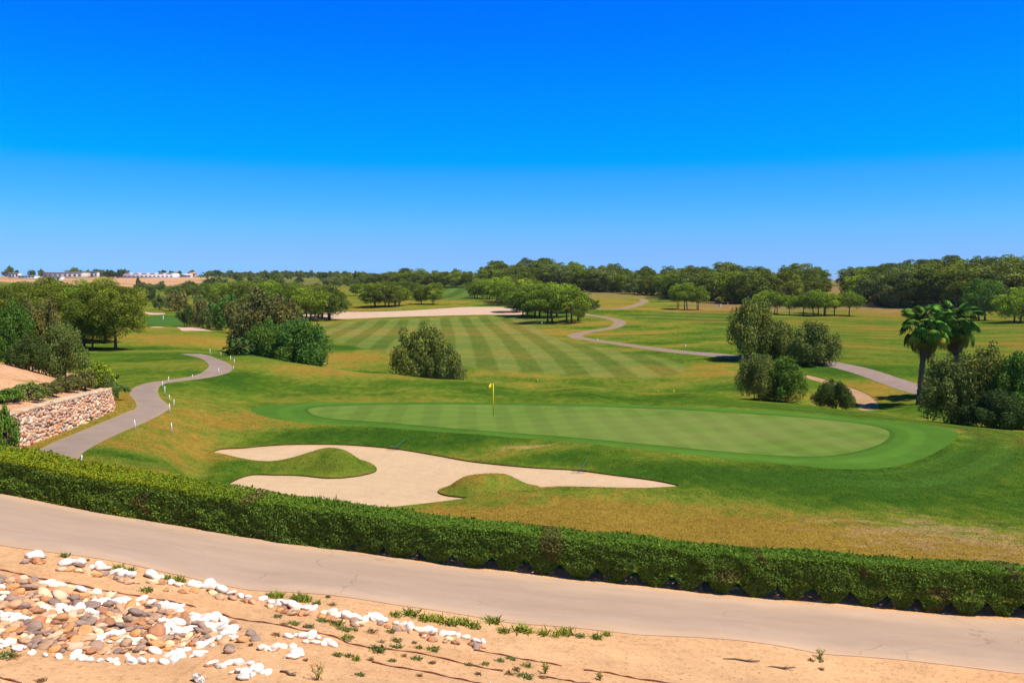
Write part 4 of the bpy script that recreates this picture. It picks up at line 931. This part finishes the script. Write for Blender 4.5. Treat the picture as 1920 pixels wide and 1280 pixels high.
# ------------------------------------------------------------------ clipped hedge
def hedge():
    r = np.random.default_rng(31); a = fa; d = np.gradient(a, axis=0); d /= np.linalg.norm(d, axis=1)[:, None]; n = np.c_[-d[:, 1], d[:, 0]]
    seg = np.r_[0, np.cumsum(np.linalg.norm(np.diff(a, axis=0), axis=1))]; L = seg[-1]
    pxs = 960 + a[:, 0] / (a[:, 1] * CT) * FPX; S = lambda px: np.interp(px, pxs, seg); s0, s1 = S(-420), S(2350)
    wd = lambda s: np.interp(s, [S(0), S(700), S(1920)], [1.45, 1.05, .85]); ht = lambda s: np.interp(s, [S(-200), S(0), S(500), S(960), S(1500), S(1920)], [1.02, 1.02, 1.02, 1.06, 1.10, 1.18])
    o = np.array([fa[len(fa) // 2][0], fa[len(fa) // 2][1] + .6, 0]); o[2] = ground_at(o[0], o[1]); root = bpy.data.objects.new('hedge', None); COL.objects.link(root); root.location = o; tag(root, 'long clipped green hedge running along the far side of road', 'hedge')
    sc = [s0 + .3]
    while sc[-1] < s1: sc.append(sc[-1] + r.uniform(.78, 1.02))
    sc = np.array(sc); opn = lambda s: sm(S(560), S(760), s)         # how far the plants stand apart at the bottom
    def place(s, v, h):   # s along, v across (-1 front..1 back), h height 0..1 -> world
        w_ = wd(s); k = np.abs(s[:, None] - sc[None]).argmin(1); dx = s - sc[k]; kk = k.astype(float); lo = np.clip(1 - h / (.28 + .16 * _h(kk, kk, 3)), 0, 1) * opn(s)
        s2 = s - dx * lo * (.58 + .30 * _h(kk, kk, 4)); vv = v * (1 - .28 * lo) * (1 - .06 * sm(.8, 1, h)); p = np.c_[np.interp(s2, seg, a[:, 0]), np.interp(s2, seg, a[:, 1])]; nn = np.c_[np.interp(s2, seg, n[:, 0]), np.interp(s2, seg, n[:, 1])]
        q = p + nn * (.12 + w_ / 2 + vv * w_ / 2)[:, None]; g = np.interp(s2, SG, GZ); H = ht(s) * (1 + .05 * (vnoise(s * 1.3, s * 0, 5) - .5))
        return np.c_[q, g + h * H]
    SG = np.linspace(s0 - 1, s1 + 1, 160); pc = np.c_[np.interp(SG, seg, a[:, 0]), np.interp(SG, seg, a[:, 1])] + np.c_[np.interp(SG, seg, n[:, 0]), np.interp(SG, seg, n[:, 1])] * .7; GZ = terrain(pc[:, 0], pc[:, 1])
    def faces(N_, mode):
        s = r.uniform(s0, s1, N_)
        if mode == 'front': v = -1 + .14 * r.random(N_) ** 2 - .05 * r.random(N_); h = r.uniform(-0.04, 1, N_)
        elif mode == 'back': v = 1 - .14 * r.random(N_); h = r.uniform(.02, 1, N_)
        elif mode == 'top': v = r.uniform(-1, 1, N_); h = 1 - .06 * r.random(N_) ** 2 + .02 * r.random(N_)
        else: v = r.uniform(-.8, .8, N_); h = r.uniform(0.35, .95, N_)
        rough = 0.095 * (fbm(s * 2.2, h * 3 + v * 2, 7, 3) - .5) * 2
        p = place(s, v, h); nn = np.c_[np.interp(s, seg, n[:, 0]), np.interp(s, seg, n[:, 1])]
        if mode == 'front': p[:, :2] += nn * rough[:, None]; nr = np.c_[-nn, .35 * np.ones(N_)]
        elif mode == 'back': p[:, :2] -= nn * rough[:, None]; nr = np.c_[nn, .3 * np.ones(N_)]
        elif mode == 'top': p[:, 2] += rough * .5; nr = np.c_[-nn * .25, np.ones(N_)]
        else: nr = r.normal(size=(N_, 3))
        size = {'front': .058, 'back': .085, 'top': .055, 'in': .13}[mode]
        nr = nr + .75 * r.normal(size=(N_, 3)); nr /= np.linalg.norm(nr, axis=1)[:, None]; t = np.cross(nr, r.normal(size=(N_, 3))); t /= np.linalg.norm(t, axis=1)[:, None]; b = np.cross(nr, t); z = size * r.uniform(.6, 1.35, N_)
        t = t * (z / 2)[:, None]; b = b * (z * .3)[:, None]; V = np.stack([p - t, p - b, p + t, p + b], 1).reshape(-1, 3)
        # leaf colour: fresh yellow growth on top at the left, darker mature leaves lower down, a few bronzed patches
        x_ = sm(S(700), S(100), s); topk = sm(.86, 1.0, h) * (1 if mode != 'in' else .3)
        base = np.array((0.125, 0.215, 0.030)) * (.75 + .5 * fbm(s * 1.7, h * 2, 9, 3))[:, None]; young = np.array((0.26, 0.30, 0.012)) * x_[:, None] + np.array((0.12, 0.225, 0.014)) * (1 - x_)[:, None]
        k = (topk * (.55 + .45 * x_) + .30 * x_ * (r.random(N_) < .35) + .5 * (fbm(s * .8, h * 1.3, 13, 3) > .66) * (h < .75))[:, None]; k = np.clip(k, 0, 1)
        c = base * (1 - k) + young * k; br = (fbm(s * 1.1, h * 2, 15, 2) > .76)[:, None]; c = np.where(br, c * .5 + np.array((.16, .08, .05)) * .5, c)
        return V, np.repeat(c, 4, 0)
    Vs, Cs = [], []
    for N_, m in ((125000, 'front'), (26000, 'back'), (90000, 'top'), (30000, 'in')):
        V, c = faces(N_, m); Vs.append(V); Cs.append(c)
    # stray shoots above the clipped top
    ns = 900; s = r.uniform(s0, s1, ns); p = place(s, r.uniform(-1, 1, ns), np.ones(ns)); hh = r.uniform(.04, .13, ns)
    for px in (570, 603, 1010, 1212, 1420): 
        k = 60; ss = S(px) + r.normal(0, .09, k); p = np.r_[p, place(ss, r.uniform(-.3, .5, k), np.ones(k))]; hh = np.r_[hh, r.uniform(.04, .26 if px < 700 else .12, k)]
    w_ = .02; b = np.c_[r.normal(size=(len(p), 2)) * w_, np.zeros(len(p))]; up = np.c_[r.normal(size=(len(p), 2)) * .02, hh]
    Vs.append(np.stack([p, p + up * .5 - b, p + up, p + up * .5 + b], 1).reshape(-1, 3)); Cs.append(np.tile((.14, .26, .02), (len(p) * 4, 1)))
    V = np.concatenate(Vs) - o; F = np.arange(len(V)).reshape(-1, 4); link('foliage', mesh_np('hedge_foliage', V, F, np.concatenate(Cs), [L_hedge], False), root)
    for c in sc[(sc > S(-60)) & (sc < S(1980))]:
        mb = MB(); p0 = place(np.array([c]), np.zeros(1), np.array([0.0]))[0] - o
        for q in range(4):
            dx, dy = r.uniform(-.16, .16, 2); mb.tube([p0 + (dx * .2, dy * .2, -.1), p0 + (dx, dy, .3), p0 + (dx * 1.6, dy * 1.6, .7)], [.022, .016, .008], 5, (.10, .07, .05))
        link('stem', mb.mesh('hedge_stem', [M_bark]), root)
hedge()
print('hedge', time.time() - T0)

# ------------------------------------------------------------------ grain of the turf just beyond the hedge
r = np.random.default_rng(55); n = 330000; gy = 1 / r.uniform(1 / 52, 1 / 22.8, n); gx = r.uniform(-.68, .68, n) * gy
ok = np.ones(n, bool)
for nm, f in REG: ok &= f(gx, gy) > .02
ok &= seg_sd(gx, gy, EMB) > .1
gx, gy = gx[ok], gy[ok]; n = len(gx); gz = terrain(gx, gy); gc = ground_colour(gx, gy, gz) * r.uniform(.9, 1.75, (n, 1)); h = r.uniform(.008, .022, n); a = r.uniform(0, 6.28, n); w_ = .008 + .0005 * gy
bx = np.c_[np.cos(a) * w_, np.sin(a) * w_, np.zeros(n)]; p = np.c_[gx, gy, gz]; V = np.stack([p - bx, p + bx, p + np.c_[r.normal(size=(n, 2)) * .022, h]], 1).reshape(-1, 3)
L_turf = leafmat('turf_blades', (1, 1, 1), .2, trans=.2)
tag(link('grass', mesh_np('grass', V, np.arange(n * 3).reshape(-1, 3), np.repeat(gc, 3, 0), [L_turf], False)), 'short rough grass between the hedge and the green', 'grass', kind='stuff')
# ------------------------------------------------------------------ weeds and grass on the foreground soil
def tuft_mesh(seed, n=46, h=.16, sp=.13, col=(.14, .17, .04), w=.010, lean=.5):
    r = np.random.default_rng(seed); p = np.c_[np.clip(r.normal(size=(n, 2)), -1.3, 1.3) * sp * .42, np.zeros(n)]; d = np.c_[r.normal(size=(n, 2)) * h * lean, r.uniform(.4, 1, n) * h]; b = np.c_[r.normal(size=(n, 2)), np.zeros(n)]; b = b / np.linalg.norm(b, axis=1)[:, None] * w
    V = np.stack([p - b, p + b, p + d * .6 + b * 1.1, p + d, p + d * .6 - b * 1.1], 1).reshape(-1, 3); F = [tuple(range(i * 5, i * 5 + 5)) for i in range(n)]
    c = np.repeat(np.array(col) * r.uniform(.6, 1.4, (n, 1)), 5, 0); return mesh_np('tuft_shape', V, F, c, [L_weed], False)
W_green = [tuft_mesh(i, 60, .13, .17, (.20, .25, .035)) for i in range(3)]; W_dry = [tuft_mesh(10 + i, 60, .07, .16, (.24, .16, .08), .010, .8) for i in range(3)]; W_low = [tuft_mesh(20 + i, 80, .06, .17, (.15, .18, .05), .012, .8) for i in range(3)]
tl = [(x / 3, 980 + y / 3, w / 3, k) for x, y, w, k in [(360, 190, 55, 0), (495, 212, 25, 2), (660, 262, 70, 0), (720, 278, 70, 0), (745, 292, 40, 0), (940, 315, 50, 0), (1000, 322, 60, 0), (1035, 332, 30, 0), (815, 385, 80, 2), (1520, 410, 60, 2), (1580, 418, 60, 0), (1665, 430, 70, 0), (1720, 440, 70, 0), (1790, 455, 40, 0), (1560, 530, 50, 2), (1590, 575, 50, 1), (1650, 570, 70, 2), (1735, 585, 60, 2), (1815, 550, 60, 2), (1890, 575, 70, 2), (1895, 745, 60, 2), (30, 752, 100, 2), (80, 758, 60, 1), (1550, 630, 60, 1), (230, 890, 60, 1), (1720, 775, 30, 1), (1410, 690, 30, 1)]]
tl += [(480 + x / 2.667, 960 + y / 2.667, w / 2.667, k) for x, y, w, k in [(400, 555, 70, 2), (440, 590, 70, 2), (330, 545, 50, 2), (260, 575, 50, 1), (450, 635, 70, 2), (570, 600, 60, 1), (605, 690, 90, 2), (630, 650, 40, 1), (700, 645, 60, 2), (700, 675, 60, 2), (670, 600, 50, 2), (800, 735, 60, 2), (740, 720, 30, 1), (880, 690, 70, 2), (810, 680, 40, 2), (790, 655, 30, 1), (400, 715, 40, 2), (460, 720, 50, 2), (520, 815, 50, 2), (680, 745, 40, 2), (575, 740, 40, 1), (880, 755, 40, 1), (820, 820, 30, 1), (1060, 765, 40, 2), (1145, 762, 40, 2), (1215, 745, 50, 2), (1275, 735, 50, 2), (1350, 770, 60, 2), (1300, 790, 50, 1), (1345, 825, 80, 2), (1265, 810, 60, 1), (1430, 828, 50, 1), (1110, 810, 40, 1), (500, 740, 40, 0), (770, 515, 90, 0), (840, 540, 80, 0), (910, 545, 90, 0), (970, 560, 80, 0), (1040, 560, 80, 0), (1090, 575, 70, 0), (1180, 552, 90, 0), (700, 520, 60, 0), (1320, 595, 90, 0), (1360, 602, 60, 0), (1440, 610, 70, 0), (1550, 610, 80, 0), (1500, 620, 50, 0), (1620, 620, 50, 2), (1700, 630, 60, 0), (1755, 615, 40, 0), (1240, 600, 60, 0), (220, 440, 70, 0), (100, 425, 60, 0), (300, 460, 40, 2), (360, 425, 25, 2), (380, 465, 40, 1), (490, 590, 40, 2)]]
tl += [(1537, 1235, 10, 0), (1540, 1255, 12, 1), (1520, 1238, 14, 1)]
tl.sort(); cnt = {0: 0, 1: 0, 2: 0}; tot = {k: sum(1 for q in tl if q[3] == k) for k in cnt}
for px, py, w, k in tl:
    p = hit1(px, py); me = (W_green, W_dry, W_low)[k][sr.randrange(3)]; o = link('weed_tuft', me, None, tuple(p)); s = w / FPX * p[1] / .30 * 1.25; o.scale = (s, s, min(1.3, max(.8, s))); o.rotation_euler.z = sr.uniform(0, 6.28)
    tag(o, ('green grass tuft', 'dry brown weed', 'low dark green weed')[k] + ' on the sandy ground, %s of its kind' % nth(cnt[k], tot[k]), 'weed', ('green tufts beside the road', 'dry weeds on the sand', 'low weeds on the sand')[k]); cnt[k] += 1
def sprig(px, py, h, label, seed):
    r = np.random.default_rng(seed); p = hit1(px, py); mb = MB(); leavesV = []
    for i in range(7):
        a = r.uniform(0, 6.28); l = h * r.uniform(.6, 1); e = np.array((math.cos(a) * l * .45, math.sin(a) * l * .45, l)); mb.tube([(0, 0, -.02), e * .5 * (.8, .8, 1.1), e], [.006, .004, .002], 4, (.16, .17, .05))
        for j in range(10):
            t = r.uniform(.3, 1); c = e * t; d = r.normal(size=3) * .03 + (0, 0, .02); b = np.cross(d, r.normal(size=3)); b = b / np.linalg.norm(b) * .009; mb.add([c, c + d * .6 - b, c + d * 1.3, c + d * .6 + b], [(0, 1, 2, 3)], np.array((.26, .27, .05)) * r.uniform(.7, 1.3))
    tag(link('weed_sprig', mb.mesh('sprig', [L_weed]), None, tuple(p)), label, 'weed')
sprig(596, 1274, .28, 'yellow green upright weed at the bottom edge, left one', 1); sprig(1022, 1262, .22, 'upright yellow green weed near the drip pipe at centre', 2); sprig(1125, 1274, .14, 'small upright weed at the bottom edge, right one', 3); sprig(1538, 1232, .20, 'small upright weed on sand beside the road at right', 4)
# loose gravel on the soil
r = np.random.default_rng(77); n = 5200; gx = r.uniform(-13, 14, n); gy = 18.4 - 9 * r.random(n) ** .8; yl = np.interp(gx, na[:, 0], na[:, 1]); gy = np.minimum(gy, yl - .04); gz = terrain(gx, gy); oct_ = np.array([(1, 0, 0), (-1, 0, 0), (0, 1, 0), (0, -1, 0), (0, 0, 1), (0, 0, -1)], float); sz = .006 + .022 * r.random(n) ** 4
V = (np.c_[gx, gy, gz][:, None] + (oct_[None] * (1 + .4 * r.normal(size=(n, 6, 1))) * sz[:, None, None] * (1, 1, .7))).reshape(-1, 3); f8 = np.array([(0, 2, 4), (2, 1, 4), (1, 3, 4), (3, 0, 4), (2, 0, 5), (1, 2, 5), (3, 1, 5), (0, 3, 5)]); F = (np.arange(n)[:, None, None] * 6 + f8).reshape(-1, 3)
pc = np.array([(.55, .35, .2), (.38, .22, .13), (.66, .5, .38), (.3, .2, .15)])[r.integers(0, 4, n)]
tag(link('gravel', mesh_np('gravel', V, F, np.repeat(pc, 6, 0), [M_attr])), 'loose gravel scattered over the sandy soil', 'gravel', kind='stuff')

# ------------------------------------------------------------------ irrigation pipes, rakes, flags, stakes
M_pipe = plain('brown_plastic', (0.17, 0.06, 0.035), .55, .15, 20)
def pipe(lst, label):
    c = hit(spline(lst, False, 6)); c[:, 2] += .012; c[:, 2] += .01 * np.sin(np.arange(len(c))); o0 = c[0].copy(); mb = MB(); mb.tube(c - o0, .013, 6); tag(link('drip_pipe', mb.mesh('pipe', [M_pipe], True), None, tuple(o0)), label, 'pipe', 'drip irrigation pipes')
pipe(Z7([(-40, 255), (0, 265), (100, 285), (200, 310), (350, 337), (430, 347), (560, 378), (700, 400), (850, 425), (1000, 450), (1100, 475)]), 'brown drip pipe above the cobble bed')
pipe(Z7([(1245, 515), (1330, 540), (1430, 555), (1560, 572), (1700, 605), (1820, 625), (1920, 655)]) + Z8([(460, 655), (560, 675), (700, 690), (850, 712), (1000, 748), (1120, 775), (1235, 795)]), 'long brown drip pipe across the weedy sand')
pipe(Z8([(580, 750), (700, 775), (830, 795), (980, 828), (1090, 850), (1150, 868)]), 'brown drip pipe nearest the bottom edge')
pipe(Z8([(1090, 690), (1200, 708), (1330, 735), (1430, 750), (1530, 768)]), 'short brown drip pipe right of the weeds')
pipe(Z8([(1450, 825), (1550, 840), (1620, 853)]) + [(1120, 1282)], 'brown drip pipe piece at bottom centre')
pipe(Z8([(1640, 790), (1740, 800), (1840, 820), (1920, 835)]) + [(1260, 1281)], 'rightmost brown drip pipe on the sand')
pipe(Z7([(-30, 860), (30, 880), (120, 900)]), 'brown drip pipe at the bottom left corner')
def twig(px, py, L, az, label):
    p = hit1(px, py); mb = MB(); d = np.array((math.cos(az), math.sin(az), 0)); q = d[[1, 0, 2]] * (-.03, .03, 0); mb.tube([-d * L / 2, -d * L / 6 + q, d * L / 6 - q, d * L / 2], [.02, .024, .02, .012], 6, (.10, .06, .04)); mb.tube([d * L / 6, d * L / 3 + q * 3], [.01, .004], 5, (.10, .06, .04)); tag(link('stick', mb.mesh('stick', [M_bark]), None, (p[0], p[1], p[2] + .015)), label, 'stick')
twig(540, 1263, .30, -.4, 'short dark stick lying on the sand at bottom left'); twig(1390, 1238, .75, -.1, 'dark dry stick on the sand near the road'); twig(1460, 1252, .7, .05, 'second dark stick on the sand below the road'); twig(1540, 1240, .2, 1.0, 'small broken stick beside the right weed')

M_teal = plain('teal_paint', (0.02, 0.13, 0.11), .5); M_dark = plain('dark_rubber', (0.05, 0.04, 0.04), .7); M_yel = plain('yellow_paint', (0.72, 0.56, 0.02), .4, .04); M_wht = plain('white_paint', (0.80, 0.78, 0.74), .5, .04)
def rake(px, py, label, az):
    p = hit1(px, py); root = bpy.data.objects.new('bunker_rake', None); COL.objects.link(root); root.location = (p[0], p[1], p[2] - .02); root.rotation_euler.z = az; tag(root, label, 'rake', 'bunker rakes')
    mb = MB(); mb.box((0, 0, .09), (.62, .05, .045));
    for i in range(13): mb.box((-.29 + i * .048, 0, .04), (.014, .014, .08))
    link('rake_head', mb.mesh('rake_head', [M_dark]), root); mb = MB(); mb.tube([(0, 0, .1), (.2, .36, .2), (.42, .78, .40)], [.014, .013, .012], 8); link('handle', mb.mesh('rake_handle', [M_teal]), root)
rake(737, 842, 'rake resting on the back edge of the bunker, left one', -.1); rake(1086, 884, 'rake resting on the back edge of the bunker, right one', .0)
def flag():
    p = hit1(925, 780); root = bpy.data.objects.new('flagstick', None); COL.objects.link(root); root.location = tuple(p); tag(root, 'yellow flagstick with yellow flag on the green', 'flagstick'); H = P(925, 719, p[1])[2] - p[2]
    mb = MB(); mb.tube([(0, 0, -.1), (0, 0, H * .5), (0, 0, H)], [.03, .03, .027], 10); link('pole', mb.mesh('flag_pole', [M_yel], True), root)
    V = []; nx, nz = 12, 8
    for i in range(nx + 1):
        for j in range(nz + 1): u = i / nx; v = j / nz; V.append((-.02 - .34 * u, .07 * math.sin(u * 6 + v), H - .02 - .20 * v - .16 * u * u + .03 * math.sin(u * 5)))
    mb = MB(); mb.add(V, [(i * (nz + 1) + j, (i + 1) * (nz + 1) + j, (i + 1) * (nz + 1) + j + 1, i * (nz + 1) + j + 1) for i in range(nx) for j in range(nz)]); o = link('flag', mb.mesh('flag_cloth', [M_yel], True), root); so_ = o.modifiers.new('s', 'SOLIDIFY'); so_.thickness = .006
    mb = MB(); k = 20; mb.add([(.054 * math.cos(t) * q, .054 * math.sin(t) * q, .006 - (.02 if q > .9 else 0)) for q in (1, .8) for t in np.linspace(0, 6.283, k, endpoint=False)], [(i, (i + 1) % k, k + (i + 1) % k, k + i) for i in range(k)]); link('cup_rim', mb.mesh('cup', [M_wht]), root)
flag()
def stake(px, py, hpx, label, m=None, group='white stakes along the cart path', w=.036, cat='stake', name='stake'):
    p = hit1(px, py); h = hpx / FPX * p[1]; mb = MB(); l = sr.uniform(-.06, .06)
    s = max(w, .036); V = [(-s / 2, -s / 2, -.1), (s / 2, -s / 2, -.1), (s / 2, s / 2, -.1), (-s / 2, s / 2, -.1), (-s / 2 + l, -s / 2, h), (s / 2 + l, -s / 2, h), (s / 2 + l, s / 2, h), (-s / 2 + l, s / 2, h), (l, 0, h + s * .5)]
    mb.add(V, [(3, 2, 1, 0), (0, 1, 5, 4), (1, 2, 6, 5), (2, 3, 7, 6), (3, 0, 4, 7), (4, 5, 8), (5, 6, 8), (6, 7, 8), (7, 4, 8)]); tag(link(name, mb.mesh('stake', [m or M_wht]), None, tuple(p)), label, cat, group)
ST_ = sorted([(151, 868, 15), (254, 805, 18), (319, 775, 18), (326, 763, 14), (319, 752, 12), (309, 742, 18), (305, 727, 12), (315, 720, 14), (361, 710, 8), (411, 702, 12), (437, 695, 9), (440, 684, 11), (432, 679, 12), (415, 668, 8), (395, 667, 13), (323, 812, 20)], key=lambda q: -q[1])
for i, (px, py, h) in enumerate(ST_): stake(px, py, h, 'white stake along the winding cart path, %s' % ('nearest' if i == 0 else 'farthest' if i == len(ST_) - 1 else WORDS[i] + ' nearest'))
for i, (px, py, h) in enumerate([(1121, 641, 6), (1163, 614, 6), (1285, 654, 8), (1016, 610, 7), (1365, 573, 5)]): stake(px, py, h, 'white marker post beside the far winding path, %s' % ['at its left bend', 'at its right bend', 'on the straight part', 'under the central pines', 'before the dark wood'][i], group='white marker posts', w=.09)
for i, (px, py, h) in enumerate([(1008, 716, 6), (1234, 736, 4), (1263, 737, 6)]): stake(px, py, h, 'short yellow marker post behind the green, %s of three' % ['leftmost', 'middle', 'rightmost'][i], M_yel, 'yellow marker posts', .07)
stake(306, 604, 12, 'white flagstick on the far left green', group=None, w=.10, cat='flagstick', name='flagstick')
# low masonry box under the bushes, small cart by the wood
def smallbox(px, py, w, d, h, label, name, cat, col, roof):
    p = hit1(px, py); root = bpy.data.objects.new(name, None); COL.objects.link(root); root.location = tuple(p); tag(root, label, cat)
    mb = MB(); mb.box((0, 0, h / 2 - .1), (w, d, h + .2), 0, col); link('wall', mb.mesh('box_wall', [M_attr]), root); mb = MB(); mb.box((0, 0, h + .03), (w + .12, d + .12, .07), 0, roof, .96); link('lid', mb.mesh('box_lid', [M_attr]), root)
smallbox(492, 663, .95, .6, .5, 'low brown masonry box under the crest bushes', 'masonry_box', 'box', (.24, .14, .11), (.34, .24, .2))
smallbox(1350, 575, .6, .6, .75, 'small white box at the foot of the dark wood', 'ball_washer', 'box', (.75, .74, .72), (.6, .6, .6))

# ------------------------------------------------------------------ far buildings on the plain
def facade(root, w, d, h, nw, col=(.10, .12, .15)):
    for i in range(nw): mb = MB(); mb.box((-w / 2 + w * (i + .5) / nw, -d / 2 - .03, h * .5), (w / nw * .5, .08, h * .35), 0, col); link('window', mb.mesh('window', [M_attr]), root)
def building(px0, px1, Y, top, h, label, col, roof, kind='flat', nw=0, cat='building', name='building'):
    x0, x1 = xat(px0, Y), xat(px1, Y); zt = P(px0, top, Y)[2]; g = min(ground_at((x0 + x1) / 2, Y), zt - h); H = zt - g; w = x1 - x0; d = min(18, w * .6)
    root = bpy.data.objects.new(name, None); COL.objects.link(root); root.location = ((x0 + x1) / 2, Y, g); tag(root, label, cat)
    eave = H if kind == 'flat' else H * .62
    mb = MB(); mb.box((0, 0, eave / 2 - 1), (w, d, eave + 2), 0, col); link('wall', mb.mesh('wall', [M_attr]), root)
    mb = MB()
    if kind == 'flat': mb.box((0, 0, H + .12), (w + .6, d + .6, .3), 0, roof)
    elif kind == 'gable': mb.add([(-w / 2 - .4, -d / 2 - .4, eave), (w / 2 + .4, -d / 2 - .4, eave), (w / 2 + .4, d / 2 + .4, eave), (-w / 2 - .4, d / 2 + .4, eave), (-w / 2 - .4, 0, H), (w / 2 + .4, 0, H)], [(0, 1, 5, 4), (3, 4, 5, 2), (0, 4, 3), (1, 2, 5), (3, 2, 1, 0)], roof)
    else:
        n = max(3, int(w / 8)); s = w / n
        for i in range(n):
            k = 8; V = [(-w / 2 + s * i + s * (1 - math.cos(math.pi * j / k)) / 2, y, eave + (H - eave) * math.sin(math.pi * j / k)) for y in (-d / 2, d / 2) for j in range(k + 1)]
            mb.add(V, [(j, j + 1, j + k + 2, j + k + 1) for j in range(k)] + [tuple(range(k + 1))], roof)
    link('roof', mb.mesh('roof', [M_attr]), root)
    if nw: facade(root, w, d, eave, nw)
W_ = (.62, .60, .58); GR = (.55, .56, .60)
building(238, 331, 930, 512, 3, 'long white greenhouse on the plain above orange slope', GR, (.74, .74, .76), 'arch', 12, 'greenhouse', 'greenhouse')
building(90, 162, 900, 511, 2, 'long white shed roof left of the orange slope', (.5, .47, .42), W_, 'flat', 8, 'shed', 'shed')
building(19, 38, 840, 512, 4, 'white boxy house at far left on the plain', W_, W_, 'flat', 3)
building(39, 70, 835, 517, 2.5, 'low pale blue white shed at far left', (.62, .70, .72), W_, 'flat', 5, 'shed', 'shed')
building(96, 118, 800, 518, 3, 'low white shed with green door behind the pines', W_, (.6, .62, .6), 'flat', 2, 'shed', 'shed')
building(172, 185, 940, 510.5, 4, 'small white house among trees at the horizon', W_, W_, 'flat', 2)
building(218, 223, 930, 510.5, 3, 'tiny white hut between two horizon trees', W_, W_, 'flat', 1, 'hut', 'hut')
building(354, 367, 980, 510.5, 4, 'pink house at the right end of the white sheds', (.60, .30, .22), (.55, .28, .2), 'gable', 2, 'house', 'house')
building(340, 360, 950, 513.5, 3, 'pale gabled shed just below the pink house', W_, (.70, .66, .64), 'gable', 3, 'shed', 'shed')
def pole(px, Y, top, label):
    x = xat(px, Y); g = ground_at(x, Y); H = P(px, top, Y)[2] - g; root = bpy.data.objects.new('power_pole', None); COL.objects.link(root); root.location = (x, Y, g); tag(root, label, 'pole', 'power poles'); w = max(.12, Y / 4500)
    mb = MB(); mb.tube([(0, 0, -.5), (0, 0, H)], [w, w * .7], 6, (.45, .42, .4)); link('post', mb.mesh('post', [M_attr]), root); mb = MB(); mb.box((0, 0, H - .8), (2.4, w, w), 0, (.3, .28, .26)); link('crossarm', mb.mesh('arm', [M_attr]), root)
pole(334, 940, 499, 'pale power pole beside the pink house'); pole(266, 930, 504, 'power pole behind the long greenhouse'); pole(1570, 380, 510, 'pale pole in the gap between the two woods')
# ------------------------------------------------------------------ camera, light, sky
cam = bpy.data.cameras.new('camera'); cam.sensor_width = 36; cam.lens = 36 * FPX / 1920; cam.clip_end = 20000; cam.clip_start = 0.1
co = bpy.data.objects.new('camera', cam); COL.objects.link(co); co.rotation_euler = (math.pi / 2 - TH, 0, 0); scene.camera = co
SUN_EL = 60; SUN_DIR = Vector((0.92, -0.32, 0)).normalized()
sd = Vector((SUN_DIR.x * math.cos(R(SUN_EL)), SUN_DIR.y * math.cos(R(SUN_EL)), math.sin(R(SUN_EL))))
sun = bpy.data.lights.new('sun', 'SUN'); sun.energy = 5.0; sun.angle = R(0.5); sun.color = (1, 0.915, 0.76)
so = bpy.data.objects.new('sun', sun); COL.objects.link(so); so.rotation_euler = sd.to_track_quat('Z', 'Y').to_euler()
w = bpy.data.worlds.new('World'); scene.world = w; w.use_nodes = True; nt = w.node_tree
bg = nt.nodes['Background']; sky = nt.nodes.new('ShaderNodeTexSky'); sky.sky_type = 'NISHITA'; sky.sun_disc = False
sky.sun_elevation = R(SUN_EL); sky.sun_rotation = math.atan2(SUN_DIR.x, SUN_DIR.y); sky.altitude = 100; sky.air_density = 1.0; sky.dust_density = 0.4; sky.ozone_density = 3.0
hs = nt.nodes.new('ShaderNodeHueSaturation'); hs.inputs['Saturation'].default_value = 1.55
nt.links.new(sky.outputs[0], hs.inputs['Color'])
# clear-air tint by height above the horizon
tc = nt.nodes.new('ShaderNodeTexCoord'); sx = nt.nodes.new('ShaderNodeSeparateXYZ'); nt.links.new(tc.outputs['Generated'], sx.inputs[0])
tint = ramp(nt, sx.outputs[2], [(0, (.135, .315, .92)), (.006, (.135, .315, .90)), (.024, (.135, .265, .73)), (.045, (.122, .26, .61)), (.075, (.096, .275, .55)), (.114, (.062, .295, .51)), (.130, (.0, .315, .54)), (.197, (.0, .345, .64)), (.252, (.0, .335, .70)), (.306, (.0, .33, .78)), (.42, (.14, .24, .32)), (.6, (.23, .24, .25)), (1, (.26, .25, .24))])
mm = nt.nodes.new('ShaderNodeVectorMath'); mm.operation = 'MULTIPLY'; nt.links.new(hs.outputs[0], mm.inputs[0]); nt.links.new(tint, mm.inputs[1])
ms = nt.nodes.new('ShaderNodeVectorMath'); ms.operation = 'SCALE'; ms.inputs[3].default_value = 2.0; nt.links.new(mm.outputs[0], ms.inputs[0])
nt.links.new(ms.outputs[0], bg.inputs[0]); bg.inputs[1].default_value = 0.12
# thin air over the whole place
hz = bpy.data.materials.new('haze'); hz.use_nodes = True; hn = hz.node_tree; [hn.nodes.remove(n) for n in list(hn.nodes)]
ho = hn.nodes.new('ShaderNodeOutputMaterial'); hv = hn.nodes.new('ShaderNodeVolumePrincipled'); hn.links.new(hv.outputs[0], ho.inputs['Volume']); hv.inputs['Density'].default_value = 0.00005; hv.inputs['Color'].default_value = (.82, .88, 1, 1)
mb = MB(); mb.box((0, 3270, -15.5), (21000, 6700, 59)); tag(link('haze', mb.mesh('haze', [hz])), 'thin pale air over the whole golf course', 'haze', kind='stuff')
scene.render.resolution_x = 1024; scene.render.resolution_y = 682
scene.view_settings.view_transform = 'Standard'; scene.view_settings.look = 'None'; scene.view_settings.exposure = 0.45; scene.view_settings.gamma = 1
print('done', time.time() - T0)
